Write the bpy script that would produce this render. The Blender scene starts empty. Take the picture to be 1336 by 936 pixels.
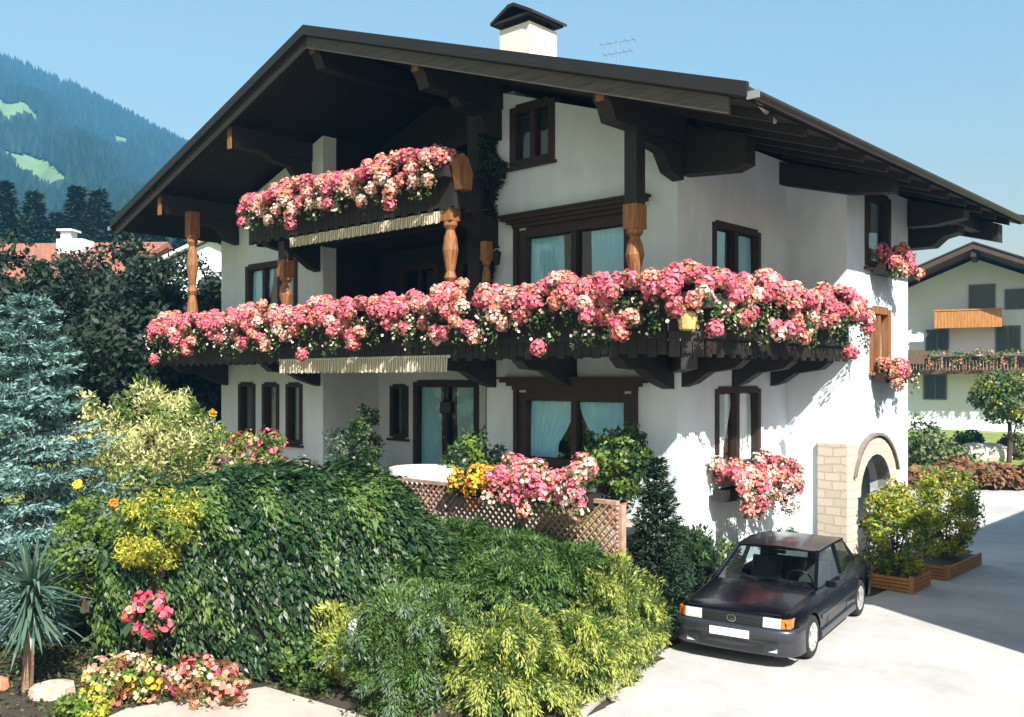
import bpy, bmesh, math, random
import numpy as np
from mathutils import Vector, Matrix
R = math.radians
C = bpy.context.scene.collection
SC = bpy.context.scene

# ------------------------------------------------------------------ camera
F_PX, TH = 1207.0, R(42.6)
CAM = np.array([7.66, -12.04, 2.2])
FW = np.array([-math.sin(TH), math.cos(TH), 0.0])
RT = np.array([math.cos(TH), math.sin(TH), 0.0])
cam = bpy.data.cameras.new('camera')
camo = bpy.data.objects.new('camera', cam)
C.objects.link(camo)
cam.sensor_fit = 'HORIZONTAL'; cam.sensor_width = 36.0
cam.lens = 36.0 * F_PX / 1336.0
cam.shift_y = 27.0 / 1336.0
cam.clip_start = 0.1; cam.clip_end = 20000
camo.location = CAM; camo.rotation_euler = (R(90), 0, TH)
SC.camera = camo

# ------------------------------------------------------------------ sky, sun, exposure
SUN = Vector((0.95, -0.49, 1.0)).normalized()
world = bpy.data.worlds.new('World'); SC.world = world; world.use_nodes = True
wn = world.node_tree.nodes
sky = wn.new('ShaderNodeTexSky'); sky.sky_type = 'NISHITA'; sky.sun_disc = False
sky.sun_elevation = math.asin(SUN.z); sky.sun_rotation = math.atan2(SUN.x, SUN.y)
sky.air_density = 2.5; sky.dust_density = 1.3; sky.ozone_density = 1.7
world.node_tree.links.new(sky.outputs[0], wn['Background'].inputs[0])
wn['Background'].inputs[1].default_value = 0.053
sl = bpy.data.lights.new('sun', 'SUN'); sl.energy = 5.0; sl.angle = R(0.55); sl.color = (1.0, 0.95, 0.87)
so = bpy.data.objects.new('sun', sl); C.objects.link(so)
so.rotation_euler = (-SUN).to_track_quat('-Z', 'Y').to_euler(); so.location = (20, -15, 30)
vs = SC.view_settings
vs.view_transform = 'Standard'; vs.look = 'None'; vs.gamma = 1.0; vs.use_curve_mapping = False
vs.exposure = 1.5

# ------------------------------------------------------------------ materials
MATS = {}
def nodes(name):
    m = bpy.data.materials.new(name); m.use_nodes = True
    return m, m.node_tree.nodes, m.node_tree.links, m.node_tree.nodes['Principled BSDF']
def mat(name, col, rough=0.7, var=0.25, scale=4.0, bump=0.0, bscale=40.0, metal=0.0, spec=0.5, stretch=None, col2=None, coat=0.0):
    """principled surface, its colour broken up by two noises, optional bump"""
    if name in MATS: return MATS[name]
    m, n, l, b = nodes(name)
    b.inputs['Roughness'].default_value = rough; b.inputs['Metallic'].default_value = metal
    b.inputs['Specular IOR Level'].default_value = spec; b.inputs['Coat Weight'].default_value = coat
    tc = n.new('ShaderNodeTexCoord'); mp = n.new('ShaderNodeMapping')
    l.new(tc.outputs['Object'], mp.inputs[0])
    if stretch: mp.inputs['Scale'].default_value = stretch
    nz = n.new('ShaderNodeTexNoise'); nz.inputs['Scale'].default_value = scale; nz.inputs['Detail'].default_value = 6
    nz.inputs['Roughness'].default_value = 0.65
    l.new(mp.outputs[0], nz.inputs['Vector'])
    rp = n.new('ShaderNodeValToRGB')
    c2 = col2 or tuple(min(1, c * (1 + var)) for c in col)
    rp.color_ramp.elements[0].position = 0.3; rp.color_ramp.elements[1].position = 0.72
    rp.color_ramp.elements[0].color = (*[c * (1 - var) for c in col], 1); rp.color_ramp.elements[1].color = (*c2, 1)
    l.new(nz.outputs[0], rp.inputs[0]); l.new(rp.outputs[0], b.inputs['Base Color'])
    if bump:
        n2 = n.new('ShaderNodeTexNoise'); n2.inputs['Scale'].default_value = bscale; n2.inputs['Detail'].default_value = 5
        l.new(mp.outputs[0], n2.inputs['Vector'])
        bp = n.new('ShaderNodeBump'); bp.inputs['Strength'].default_value = bump; bp.inputs['Distance'].default_value = 0.02
        l.new(n2.outputs[0], bp.inputs['Height']); l.new(bp.outputs[0], b.inputs['Normal'])
    MATS[name] = m
    return m
def leafmat(name, cols, rough=0.5, trans=0.3, spec=0.35):
    """one colour per leaf (mesh island), from a list of leaf colours"""
    if name in MATS: return MATS[name]
    m, n, l, b = nodes(name)
    g = n.new('ShaderNodeNewGeometry'); rp = n.new('ShaderNodeValToRGB')
    e = rp.color_ramp.elements
    while len(e) < len(cols): e.new(0.5)
    for i, c in enumerate(cols):
        e[i].position = i / max(1, len(cols) - 1); e[i].color = (*c, 1)
    l.new(g.outputs['Random Per Island'], rp.inputs[0]); l.new(rp.outputs[0], b.inputs['Base Color'])
    b.inputs['Roughness'].default_value = rough; b.inputs['Specular IOR Level'].default_value = spec
    t = n.new('ShaderNodeBsdfTranslucent'); l.new(rp.outputs[0], t.inputs[0])
    mx = n.new('ShaderNodeMixShader'); mx.inputs[0].default_value = trans
    l.new(b.outputs[0], mx.inputs[1]); l.new(t.outputs[0], mx.inputs[2])
    l.new(mx.outputs[0], n['Material Output'].inputs[0])
    MATS[name] = m
    return m
def glassmat(name, tint=(0.8, 0.85, 0.85), refl=0.02):
    if name in MATS: return MATS[name]
    m, n, l, b = nodes(name)
    n.remove(b)
    t = n.new('ShaderNodeBsdfTransparent'); t.inputs[0].default_value = (*tint, 1)
    g = n.new('ShaderNodeBsdfGlossy'); g.inputs['Roughness'].default_value = 0.02
    f = n.new('ShaderNodeLayerWeight'); pw = n.new('ShaderNodeMath'); pw.operation = 'POWER'; pw.inputs[1].default_value = 4.0
    l.new(f.outputs['Facing'], pw.inputs[0])
    a = n.new('ShaderNodeMath'); a.operation = 'MULTIPLY_ADD'; a.inputs[1].default_value = 0.8; a.inputs[2].default_value = 0.04 + refl * 0.3
    l.new(pw.outputs[0], a.inputs[0])
    mx = n.new('ShaderNodeMixShader'); l.new(a.outputs[0], mx.inputs[0])
    l.new(t.outputs[0], mx.inputs[1]); l.new(g.outputs[0], mx.inputs[2])
    l.new(mx.outputs[0], n['Material Output'].inputs[0])
    MATS[name] = m
    return m
def woodmat(name, col, var=0.45, rough=0.65, vertical=True):
    return mat(name, col, rough, var, 3.0, 0.4, 12.0, stretch=(9, 9, 0.7) if vertical else (0.7, 9, 9))
def stripemat(name, c1, c2, scale):
    if name in MATS: return MATS[name]
    m, n, l, b = nodes(name)
    tc = n.new('ShaderNodeTexCoord'); w = n.new('ShaderNodeTexWave'); w.wave_type = 'BANDS'; w.bands_direction = 'X'
    w.inputs['Scale'].default_value = scale; w.inputs['Distortion'].default_value = 0.15
    l.new(tc.outputs['Object'], w.inputs['Vector'])
    rp = n.new('ShaderNodeValToRGB'); rp.color_ramp.interpolation = 'CONSTANT'
    rp.color_ramp.elements[0].color = (*c1, 1); rp.color_ramp.elements[1].color = (*c2, 1); rp.color_ramp.elements[1].position = 0.55
    l.new(w.outputs[0], rp.inputs[0]); l.new(rp.outputs[0], b.inputs['Base Color']); b.inputs['Roughness'].default_value = 0.85
    MATS[name] = m
    return m
def brickmat(name, c1, c2, mortar, scale, w=0.5, h=0.25, bump=0.6, msize=0.02):
    if name in MATS: return MATS[name]
    m, n, l, b = nodes(name)
    tc = n.new('ShaderNodeTexCoord'); sx = n.new('ShaderNodeSeparateXYZ'); l.new(tc.outputs['Object'], sx.inputs[0])
    ad = n.new('ShaderNodeMath'); l.new(sx.outputs[0], ad.inputs[0]); l.new(sx.outputs[1], ad.inputs[1])
    cx = n.new('ShaderNodeCombineXYZ'); l.new(ad.outputs[0], cx.inputs[0]); l.new(sx.outputs[2], cx.inputs[1])
    nz = n.new('ShaderNodeTexNoise'); nz.inputs['Scale'].default_value = 3.0
    l.new(tc.outputs['Object'], nz.inputs['Vector'])
    vm = n.new('ShaderNodeMixRGB'); vm.inputs[0].default_value = 0.10; l.new(cx.outputs[0], vm.inputs[1]); l.new(nz.outputs['Color'], vm.inputs[2])
    br = n.new('ShaderNodeTexBrick'); br.inputs['Scale'].default_value = scale
    br.inputs['Brick Width'].default_value = w; br.inputs['Row Height'].default_value = h; br.inputs['Mortar Size'].default_value = msize
    br.inputs['Color1'].default_value = (*c1, 1); br.inputs['Color2'].default_value = (*c2, 1); br.inputs['Mortar'].default_value = (*mortar, 1)
    l.new(vm.outputs[0], br.inputs['Vector']); l.new(br.outputs[0], b.inputs['Base Color'])
    bp = n.new('ShaderNodeBump'); bp.inputs['Strength'].default_value = bump; bp.inputs['Distance'].default_value = 0.03; bp.invert = True
    l.new(br.outputs['Fac'], bp.inputs['Height']); l.new(bp.outputs[0], b.inputs['Normal']); b.inputs['Roughness'].default_value = 0.85
    MATS[name] = m
    return m

plaster = mat('white_plaster', (0.65, 0.71, 0.775), 0.9, 0.11, 1.0, 0.35, 45, stretch=(1.6, 1.6, 0.7))
plaster2 = mat('far_plaster', (0.66, 0.70, 0.77), 0.9, 0.06, 0.8, 0.1, 30)
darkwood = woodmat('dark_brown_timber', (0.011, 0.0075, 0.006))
darkwood_h = woodmat('dark_brown_boards', (0.012, 0.008, 0.0065), vertical=False)
framewood = woodmat('stained_frame_wood', (0.030, 0.013, 0.008))
postwood = woodmat('honey_pine', (0.23, 0.092, 0.030), 0.6)
fasciawood = woodmat('weathered_fascia', (0.062, 0.048, 0.038), vertical=False)
orangewood = woodmat('orange_pine_boards', (0.42, 0.17, 0.045), 0.4)
vergewood = woodmat('black_stained_verge', (0.006, 0.005, 0.0045), vertical=False)
rooftile = brickmat('dark_roof_tiles', (0.045, 0.032, 0.028), (0.03, 0.024, 0.022), (0.012, 0.01, 0.01), 3.0)
redtile = brickmat('red_brown_roof_tiles', (0.34, 0.13, 0.075), (0.26, 0.10, 0.06), (0.12, 0.05, 0.035), 2.0)
stone = brickmat('sandstone_blocks', (0.50, 0.43, 0.34), (0.60, 0.50, 0.40), (0.42, 0.38, 0.33), 3.0, 0.75, 0.40, 1.0, 0.03)
concrete = mat('pale_concrete', (0.395, 0.388, 0.378), 0.9, 0.20, 0.7, 0.4, 70)
concrete2 = mat('pale_paving', (0.38, 0.345, 0.30), 0.9, 0.2, 1.5, 0.3, 40)
soil = mat('garden_soil', (0.035, 0.026, 0.017), 0.95, 0.4, 3, 0.6, 20)
grassm = mat('lawn_grass', (0.13, 0.20, 0.045), 0.9, 0.35, 1.2, 0.6, 60, col2=(0.24, 0.28, 0.07))
glass = glassmat('window_glass', (0.93, 0.97, 0.98))
carglass = glassmat('tinted_car_glass', (0.66, 0.76, 0.74), 0.25)
curtain = mat('shade_blue_curtain', (0.40, 0.72, 0.90), 0.9, 0.15, 6, stretch=(8, 8, 0.3))  # white cloth; the blue of the shade is put into its colour
lacecurtain = mat('white_curtain', (0.78, 0.78, 0.76), 0.9, 0.1, 6, stretch=(8, 8, 0.3))
metal = mat('zinc_gutter', (0.5, 0.5, 0.5), 0.4, 0.15, 3, metal=0.8)
iron = mat('black_iron', (0.01, 0.01, 0.011), 0.5, 0.3, 5)
awning = stripemat('cream_striped_canvas', (0.62, 0.56, 0.44), (0.27, 0.20, 0.12), 5.2)
white_pl = mat('white_enamel', (0.8, 0.79, 0.77), 0.5, 0.06, 4)
bark = mat('bark', (0.07, 0.05, 0.035), 0.95, 0.4, 6, 0.8, 25, stretch=(4, 4, 1))
terra = mat('terracotta', (0.42, 0.16, 0.07), 0.85, 0.25, 5, 0.2)
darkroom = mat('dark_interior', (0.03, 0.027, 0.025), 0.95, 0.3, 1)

L_green = leafmat('petunia_leaves', [(0.035, 0.075, 0.016), (0.07, 0.13, 0.03), (0.12, 0.17, 0.05)])
L_pink = leafmat('pink_petals', [(0.62, 0.10, 0.17), (0.78, 0.20, 0.27), (0.72, 0.13, 0.22), (0.85, 0.34, 0.40)], 0.6, 0.3)
L_salmon = leafmat('salmon_petals', [(0.80, 0.26, 0.18), (0.86, 0.42, 0.32), (0.78, 0.17, 0.13)], 0.6, 0.3)
L_white = leafmat('cream_petals', [(0.84, 0.56, 0.50), (0.88, 0.72, 0.63), (0.84, 0.46, 0.44)], 0.6, 0.3)
L_red = leafmat('crimson_petals', [(0.55, 0.035, 0.09), (0.68, 0.08, 0.15), (0.80, 0.22, 0.27)], 0.6, 0.3)
L_yellow = leafmat('yellow_petals', [(0.85, 0.50, 0.02), (0.85, 0.62, 0.06), (0.80, 0.38, 0.02)], 0.6, 0.3)
L_orange = leafmat('orange_petals', [(0.80, 0.30, 0.02), (0.85, 0.40, 0.04)], 0.6, 0.3)
L_spruce = leafmat('blue_spruce_needles', [(0.05, 0.105, 0.10), (0.13, 0.24, 0.225), (0.26, 0.40, 0.375)], 0.6, 0.15)
L_hedge = leafmat('hedge_leaves', [(0.007, 0.024, 0.010), (0.014, 0.044, 0.013), (0.028, 0.072, 0.019), (0.06, 0.11, 0.032)], 0.42, 0.2, 0.5)
L_tip = leafmat('hedge_new_growth', [(0.045, 0.11, 0.022), (0.09, 0.16, 0.035), (0.17, 0.22, 0.055)], 0.45, 0.25, 0.4)
L_dark = leafmat('dark_tree_leaves', [(0.006, 0.015, 0.008), (0.010, 0.025, 0.012), (0.020, 0.040, 0.018)], 0.6, 0.15)
L_conif = leafmat('dark_conifer_needles', [(0.010, 0.028, 0.014), (0.02, 0.045, 0.022), (0.035, 0.065, 0.03)], 0.7, 0.1)
L_arb = leafmat('arborvitae_sprays', [(0.022, 0.06, 0.014), (0.045, 0.10, 0.022), (0.085, 0.15, 0.035)], 0.5, 0.2)
L_jun = leafmat('juniper_green', [(0.035, 0.08, 0.02), (0.07, 0.14, 0.03), (0.13, 0.20, 0.045)], 0.5, 0.2)
L_gold = leafmat('juniper_gold', [(0.29, 0.34, 0.06), (0.42, 0.43, 0.10), (0.18, 0.26, 0.05)], 0.5, 0.3)
L_grey = leafmat('grey_green_leaves', [(0.05, 0.09, 0.05), (0.09, 0.14, 0.085), (0.15, 0.21, 0.13)], 0.5, 0.2)
L_cream = leafmat('cream_variegated_leaves', [(0.42, 0.43, 0.15), (0.58, 0.56, 0.22), (0.66, 0.62, 0.34), (0.20, 0.25, 0.07)], 0.5, 0.3)
L_bright = leafmat('fresh_green_leaves', [(0.06, 0.12, 0.02), (0.12, 0.20, 0.03), (0.20, 0.28, 0.05)], 0.45, 0.3)
L_golden = leafmat('golden_leaves', [(0.38, 0.38, 0.045), (0.50, 0.47, 0.07), (0.24, 0.29, 0.035)], 0.5, 0.3)
L_privet = leafmat('golden_privet_leaves', [(0.30, 0.33, 0.03), (0.46, 0.43, 0.05), (0.16, 0.20, 0.025), (0.40, 0.40, 0.06)], 0.5, 0.3)
L_yucca = leafmat('yucca_blades', [(0.035, 0.075, 0.05), (0.06, 0.115, 0.08), (0.10, 0.16, 0.115)], 0.4, 0.15, 0.5)
L_russet = leafmat('russet_hedge_leaves', [(0.16, 0.06, 0.03), (0.24, 0.11, 0.05), (0.10, 0.09, 0.03)], 0.6, 0.2)
L_farbush = leafmat('far_bush_leaves', [(0.06, 0.10, 0.03), (0.11, 0.15, 0.05), (0.17, 0.20, 0.08)], 0.6, 0.2)

# ------------------------------------------------------------------ mesh helpers
def wloc(o):
    v = Vector((0, 0, 0))
    while o is not None:
        v += o.location; o = o.parent
    return v
def tag(o, label=None, cat=None, group=None, kind=None):
    if label: o['label'] = label
    if cat: o['category'] = cat
    if group: o['group'] = group
    if kind: o['kind'] = kind
    return o
def thing(name, label, cat, loc=(0, 0, 0), rz=0, group=None):
    o = bpy.data.objects.new(name, None); C.objects.link(o)
    o.empty_display_size = 0.2
    o.location = loc; o.rotation_euler = (0, 0, rz)
    return tag(o, label, cat, group)
class MB:
    """collects faces; build() links them as ONE mesh object"""
    def __init__(s): s.v = []; s.f = []; s.mi = []
    def add(s, vs, fs, mi=0):
        b = len(s.v); s.v += [tuple(map(float, v)) for v in vs]
        s.f += [[b + i for i in f] for f in fs]; s.mi += [mi] * len(fs); return s
    def box(s, x0, x1, y0, y1, z0, z1, mi=0, M=None):
        vs = [Vector((x, y, z)) for z in (z0, z1) for y in (y0, y1) for x in (x0, x1)]
        if M: vs = [M @ v for v in vs]
        return s.add(vs, [(0, 2, 3, 1), (4, 5, 7, 6), (0, 1, 5, 4), (2, 6, 7, 3), (0, 4, 6, 2), (1, 3, 7, 5)], mi)
    def prism(s, poly, axis, a, b, mi=0):
        """poly: 2D outline extruded along axis ('x': poly=(y,z); 'y': poly=(x,z); 'z': poly=(x,y))"""
        n = len(poly)
        mk = {'x': lambda p, t: (t, p[0], p[1]), 'y': lambda p, t: (p[0], t, p[1]), 'z': lambda p, t: (p[0], p[1], t)}[axis]
        vs = [mk(p, a) for p in poly] + [mk(p, b) for p in poly]
        ar = sum(poly[i][0] * poly[(i + 1) % n][1] - poly[(i + 1) % n][0] * poly[i][1] for i in range(n))
        flip = (ar > 0) != (axis == 'y')
        fs = [list(range(n)), list(range(2 * n - 1, n - 1, -1))] + [[i, i + n, (i + 1) % n + n, (i + 1) % n] for i in range(n)]
        if (b > a) != flip: fs = [f[::-1] for f in fs]
        return s.add(vs, fs, mi)
    def bar(s, p, q, w, h, mi=0, up=(0, 0, 1)):
        p, q = Vector(p), Vector(q); d = (q - p); L = d.length; d.normalize()
        u = Vector(up)
        if abs(d.dot(u)) > 0.95: u = Vector((1, 0, 0))
        sd = d.cross(u).normalized(); u = sd.cross(d)
        M = Matrix((( sd.x, d.x, u.x, p.x), (sd.y, d.y, u.y, p.y), (sd.z, d.z, u.z, p.z), (0, 0, 0, 1)))
        return s.box(-w / 2, w / 2, 0, L, -h / 2, h / 2, mi, M)
    def tube(s, pts, rad, n=8, mi=0, cap=True):
        pts = [Vector(p) for p in pts]
        if not hasattr(rad, '__len__'): rad = [rad] * len(pts)
        vs = []; fs = []
        for i, p in enumerate(pts):
            d = (pts[min(i + 1, len(pts) - 1)] - pts[max(i - 1, 0)]).normalized()
            u = Vector((0, 0, 1)) if abs(d.z) < 0.9 else Vector((1, 0, 0))
            a = d.cross(u).normalized(); b = d.cross(a)
            for k in range(n):
                t = 2 * math.pi * k / n
                vs.append(p + (a * math.cos(t) + b * math.sin(t)) * rad[i])
        for i in range(len(pts) - 1):
            for k in range(n):
                fs.append((i * n + k, i * n + (k + 1) % n, (i + 1) * n + (k + 1) % n, (i + 1) * n + k))
        if cap:
            fs.append(tuple(range(n - 1, -1, -1))); fs.append(tuple((len(pts) - 1) * n + k for k in range(n)))
        return s.add(vs, fs, mi)
    def lathe(s, prof, c=(0, 0, 0), n=14, mi=0):
        return s.tube([(c[0], c[1], c[2] + z) for r, z in prof], [r for r, z in prof], n, mi)
    def build(s, name, mats, parent=None, kind=None, smooth=False, bevel=0):
        off = wloc(parent) if parent is not None and s.world else Vector((0, 0, 0))
        me = bpy.data.meshes.new(name)
        me.from_pydata([(v[0] - off.x, v[1] - off.y, v[2] - off.z) for v in s.v], [], s.f)
        mats = mats if isinstance(mats, (list, tuple)) else [mats]
        for m in mats: me.materials.append(m)
        me.polygons.foreach_set('material_index', s.mi)
        if smooth: me.polygons.foreach_set('use_smooth', [True] * len(me.polygons))
        bm = bmesh.new(); bm.from_mesh(me); bmesh.ops.recalc_face_normals(bm, faces=bm.faces)
        if bevel: bmesh.ops.bevel(bm, geom=list(bm.edges), offset=bevel, segments=1, affect='EDGES')
        bm.to_mesh(me); bm.free()
        o = bpy.data.objects.new(name, me); C.objects.link(o)
        if parent is not None: o.parent = parent
        if kind: o['kind'] = kind
        return o
    world = True
class ML(MB):
    world = False       # vertices already in the parent's own frame
def cut(o, cutters):
    """boolean holes"""
    m = MB()
    for c in cutters: c(m)
    co = m.build('cutter', [], None); co.location = -wloc(o) + Vector((0, 0, 0))
    po = o.parent; loc = o.location.copy()
    o.parent = None; o.location = (0, 0, 0)
    md = o.modifiers.new('b', 'BOOLEAN'); md.operation = 'DIFFERENCE'; md.object = co; md.solver = 'EXACT'
    if po is not None: co.location = -wloc(po)
    bpy.context.view_layer.update()
    dg = bpy.context.evaluated_depsgraph_get()
    me = bpy.data.meshes.new_from_object(o.evaluated_get(dg))
    o.modifiers.clear(); old = o.data; o.data = me; me.name = old.name
    bpy.data.objects.remove(co); o.parent = po; o.location = loc
def np_mesh(name, V, Fc, mi, mats, parent=None, smooth=False, kind=None):
    """V (N,3), Fc (M,k) arrays; coordinates are in the parent's frame"""
    me = bpy.data.meshes.new(name); k = Fc.shape[1]
    me.vertices.add(len(V)); me.vertices.foreach_set('co', V.astype(np.float32).ravel())
    me.loops.add(Fc.size); me.loops.foreach_set('vertex_index', Fc.astype(np.int32).ravel())
    me.polygons.add(len(Fc)); me.polygons.foreach_set('loop_start', np.arange(0, Fc.size, k, dtype=np.int32))
    me.polygons.foreach_set('material_index', np.asarray(mi, dtype=np.int32))
    for m in (mats if isinstance(mats, (list, tuple)) else [mats]): me.materials.append(m)
    me.update(calc_edges=True); me.validate()
    if smooth: me.polygons.foreach_set('use_smooth', np.ones(len(me.polygons), dtype=bool))
    o = bpy.data.objects.new(name, me); C.objects.link(o)
    if parent is not None: o.parent = parent
    if kind: o['kind'] = kind
    return o
rng = np.random.default_rng(7)
def unit(a): return a / np.maximum(np.linalg.norm(a, axis=-1, keepdims=True), 1e-9)
def rnd(n): return unit(rng.normal(size=(n, 3)))
def leafquads(P, N, D, L, W):
    """diamond leaves: base P, normal N, direction D"""
    n = len(P); L = np.broadcast_to(L, (n,))[:, None]; W = np.broadcast_to(W, (n,))[:, None]
    D = unit(D - N * (D * N).sum(1, keepdims=True)); S = np.cross(N, D)
    V = np.stack([P, P + D * L * 0.45 + S * W * 0.5, P + D * L, P + D * L * 0.45 - S * W * 0.5], 1)
    V[:, 1] += N * W * 0.15; V[:, 3] += N * W * 0.15
    return V
def quads_obj(name, parts, mats, parent=None, kind=None):
    """parts: list of (V(n,4,3), material index)"""
    V = np.concatenate([p[0].reshape(-1, 3) for p in parts])
    mi = np.concatenate([np.full(len(p[0]), p[1]) for p in parts])
    return np_mesh(name, V, np.arange(len(V)).reshape(-1, 4), mi, mats, parent, kind=kind)
def blooms(P, N, r, petals=5):
    """cupped flower heads as little fans of quads (one island each)"""
    n = len(P); r = np.broadcast_to(r, (n,))[:, None]
    T = unit(np.cross(N, rnd(n))); B = np.cross(N, T)
    ring = []
    k = 6
    for i in range(k):
        a = 2 * math.pi * i / k
        rr = r * (1.0 + 0.12 * rng.normal(size=(n, 1)))
        ring.append(P + (T * math.cos(a) + B * math.sin(a)) * rr + N * r * 0.25)
    V = np.stack([P] + ring, 1)
    base = (np.arange(n) * (k + 1))[:, None]
    Fc = np.concatenate([base + np.array([[0, 1, 2, 3]]), base + np.array([[0, 3, 4, 5]]), base + np.array([[0, 5, 6, 1]])])
    return V.reshape(-1, 3), Fc
def bloom_obj(name, groups, mats, parent):
    Vs, Fs, Ms, b = [], [], [], 0
    for (P, N, r), mi in groups:
        if len(P) == 0: continue
        V, Fc = blooms(P, N, r); Vs.append(V); Fs.append(Fc + b); Ms.append(np.full(len(Fc), mi)); b += len(V)
    return np_mesh(name, np.concatenate(Vs), np.concatenate(Fs), np.concatenate(Ms), mats, parent)
def dup(root, loc, rz=None, label=None, scale=None):
    """copy of a thing with copies of its parts and sub-parts"""
    r = root.copy(); C.objects.link(r); r.location = loc
    if rz is not None: r.rotation_euler = (0, 0, rz)
    if scale: r.scale = scale
    if label: r['label'] = label
    for ch in list(root.children):
        c = ch.copy(); C.objects.link(c); c.parent = r
        for g in list(ch.children):
            d = g.copy(); C.objects.link(d); d.parent = c
    return r
def vnoise(P, s, seed=0):
    """cheap smooth pseudo-noise in about -1..1"""
    q = P * s + seed * 1.7
    return (np.sin(q[:, 0] * 1.0 + 1.3 * np.sin(q[:, 1] * 1.1)) + np.sin(q[:, 1] * 1.3 + 1.7 * np.sin(q[:, 2] * 0.9 + seed)) + np.sin(q[:, 2] * 1.2 + 1.1 * np.sin(q[:, 0] * 1.4))) / 3

# ------------------------------------------------------------------ ground
DRV = -1.45
def edge_x(y): return 0.50 - 0.288 * (y + 0.72) if y < -0.72 else 0.50
def sst(a, b, x):
    t = min(1, max(0, (x - a) / (b - a))); return t * t * (3 - 2 * t)
def ground_z(x, y):
    z = DRV
    if y < 9.5 and x < edge_x(y) + 0.2:
        bank = -1.45 + 1.39 * sst(-5.9, -2.9, y)
        z = DRV + (bank - DRV) * sst(0.0, 1.5, edge_x(y) - x) * (1 - sst(8.5, 9.5, y) * sst(-16, -13, x))
    d = (x - CAM[0]) * FW[0] + (y - CAM[1]) * FW[1]
    if y > 9.5 or x < -14: z = max(z, DRV + 1.1 * sst(32, 48, d))
    return z
gx = sorted(set([-1090, -700, -400, -200, -100, -60, -40, -30, -24, -20, -17] + [round(-15 + 0.25 * i, 2) for i in range(72)] + [4, 6, 9, 14, 20, 30, 50, 90, 200, 290]))
gy = sorted(set([-140, -60, -30, -18, -12, -9, -7.5] + [round(-6.5 + 0.25 * i, 2) for i in range(36)] + [4, 6, 8, 8.5, 9, 9.5, 11, 13, 15, 18, 21, 24, 27, 30, 34, 38, 42, 50, 60, 90, 150, 300, 600, 990]))
gv = [(x, y, ground_z(x, y)) for y in gy for x in gx]
gf = [[j * len(gx) + i, j * len(gx) + i + 1, (j + 1) * len(gx) + i + 1, (j + 1) * len(gx) + i] for j in range(len(gy) - 1) for i in range(len(gx) - 1)]
m = MB(); m.add(gv, gf)
for k, f in enumerate(gf):
    cx, cy = gv[f[0]][0], gv[f[0]][1]
    m.mi[k] = 0 if (-15 < cx < 3 and -16 < cy < 9) else 1
m.build('ground', [soil, grassm], kind='structure', smooth=True)
# driveway sheet, following the bed edge
ys = [-40, -20, -12, -9, -7.2, -5.9, -5, -4, -3, -2, -1, -0.72, 1, 3.5, 8, 9.0, 9.3, 14, 19.6]
m = MB(); vs_ = []
for y in ys:
    e = edge_x(y) if y > -6 else (0.9 if y > -6.5 else edge_x(-5.9) + 0.2)
    if y <= -7.2: e = 2.2
    if y > 3: e = 1.6
    if y > 9: e = -8.0
    vs_ += [(e, y, DRV + 0.004), (30, y, DRV + 0.004)]
m.add(vs_, [(2 * i, 2 * i + 1, 2 * i + 3, 2 * i + 2) for i in range(len(ys) - 1)])
m.build('driveway', concrete, kind='structure')
m = MB(); m.prism([(-1.9, -5.95), (-2.4, -7.4), (-1.5, -9.5), (2.2, -9.5), (2.2, -7.2), (1.05, -6.3), (-0.3, -5.75)], 'z', DRV - 0.1, DRV + 0.012)
m.build('path', concrete2, kind='structure')
m = MB(); m.prism([(-12, 19.6), (30, 19.6), (30, 24.4), (-12, 24.4)], 'z', DRV - 0.1, DRV + 0.01)
m.build('street', concrete, kind='structure')
# narrow kerb between bed and driveway
m = MB()
ky = [-5.7, -5, -4, -3, -2, -1, -0.72, 1, 3.4]
for a, b in zip(ky, ky[1:]):
    m.bar((edge_x(a) - 0.05, a, DRV - 0.02), (edge_x(b) - 0.05, b, DRV - 0.02), 0.09, 0.14)
m.build('kerb', concrete2, kind='structure')
m = MB(); m.box(-13.6, 0.02, -2.75, -0.003, -0.35, 0.0); m.build('terrace', concrete2, kind='structure')

# ------------------------------------------------------------------ the chalet
RX, RZ, SL, LX, XL = -6.615, 8.64, 0.3336, -13.23, -14.62
def roof_z(x): return RZ - SL * abs(x - RX)
HOUSE = thing('chalet', 'large white alpine chalet with dark wooden gable roof and two flower balconies', 'house', (-6.6, 4.3, DRV))
T = 0.35
def under(x): return roof_z(x) - 0.34
YB, YE, XB = 3.64, 6.55, 1.10
def front_outline(x0, x1, zb=-1.7):
    pts = [(x0, zb), (x1, zb), (x1, under(x1))]
    if x0 < RX < x1: pts.append((RX, under(RX)))
    return pts + [(x0, under(x0))]
# windows: u along wall, z up
WF = dict(attic=(-3.41, -2.46, 5.95, 6.98), upper=(-3.19, -0.85, 3.05, 4.80), lower=(-3.19, -0.85, 0.72, 1.97),
          left_up=(-12.06, -9.99, 3.45, 4.90), s1=(-12.38, -11.72, 0.75, 2.09), s2=(-11.34, -10.72, 0.75, 2.09), s3=(-10.36, -9.80, 0.75, 2.09))
WR = dict(ur=(1.06, 2.57, 3.30, 4.72), lr=(1.14, 2.57, 0.75, 2.04))
WB = dict(bu=(4.45, 5.58, 4.25, 5.58), bm=(4.66, 5.58, 2.35, 3.50))
def hole(axis, w, lo, hi):
    u0, u1, z0, z1 = w
    if axis == 'y': return lambda m: m.box(u0, u1, lo, hi, z0, z1)
    return lambda m: m.box(lo, hi, u0, u1, z0, z1)
w = MB().prism(front_outline(-4.03, 0), 'y', 0, T).build('wall', plaster, HOUSE)
cut(w, [hole('y', WF[k], -0.5, 1) for k in ('attic', 'upper', 'lower')])
w = MB().prism(front_outline(LX, -9.0), 'y', 0, T).build('wall', plaster, HOUSE)
cut(w, [hole('y', WF[k], -0.5, 1) for k in ('left_up', 's1', 's2', 's3')])
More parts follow.
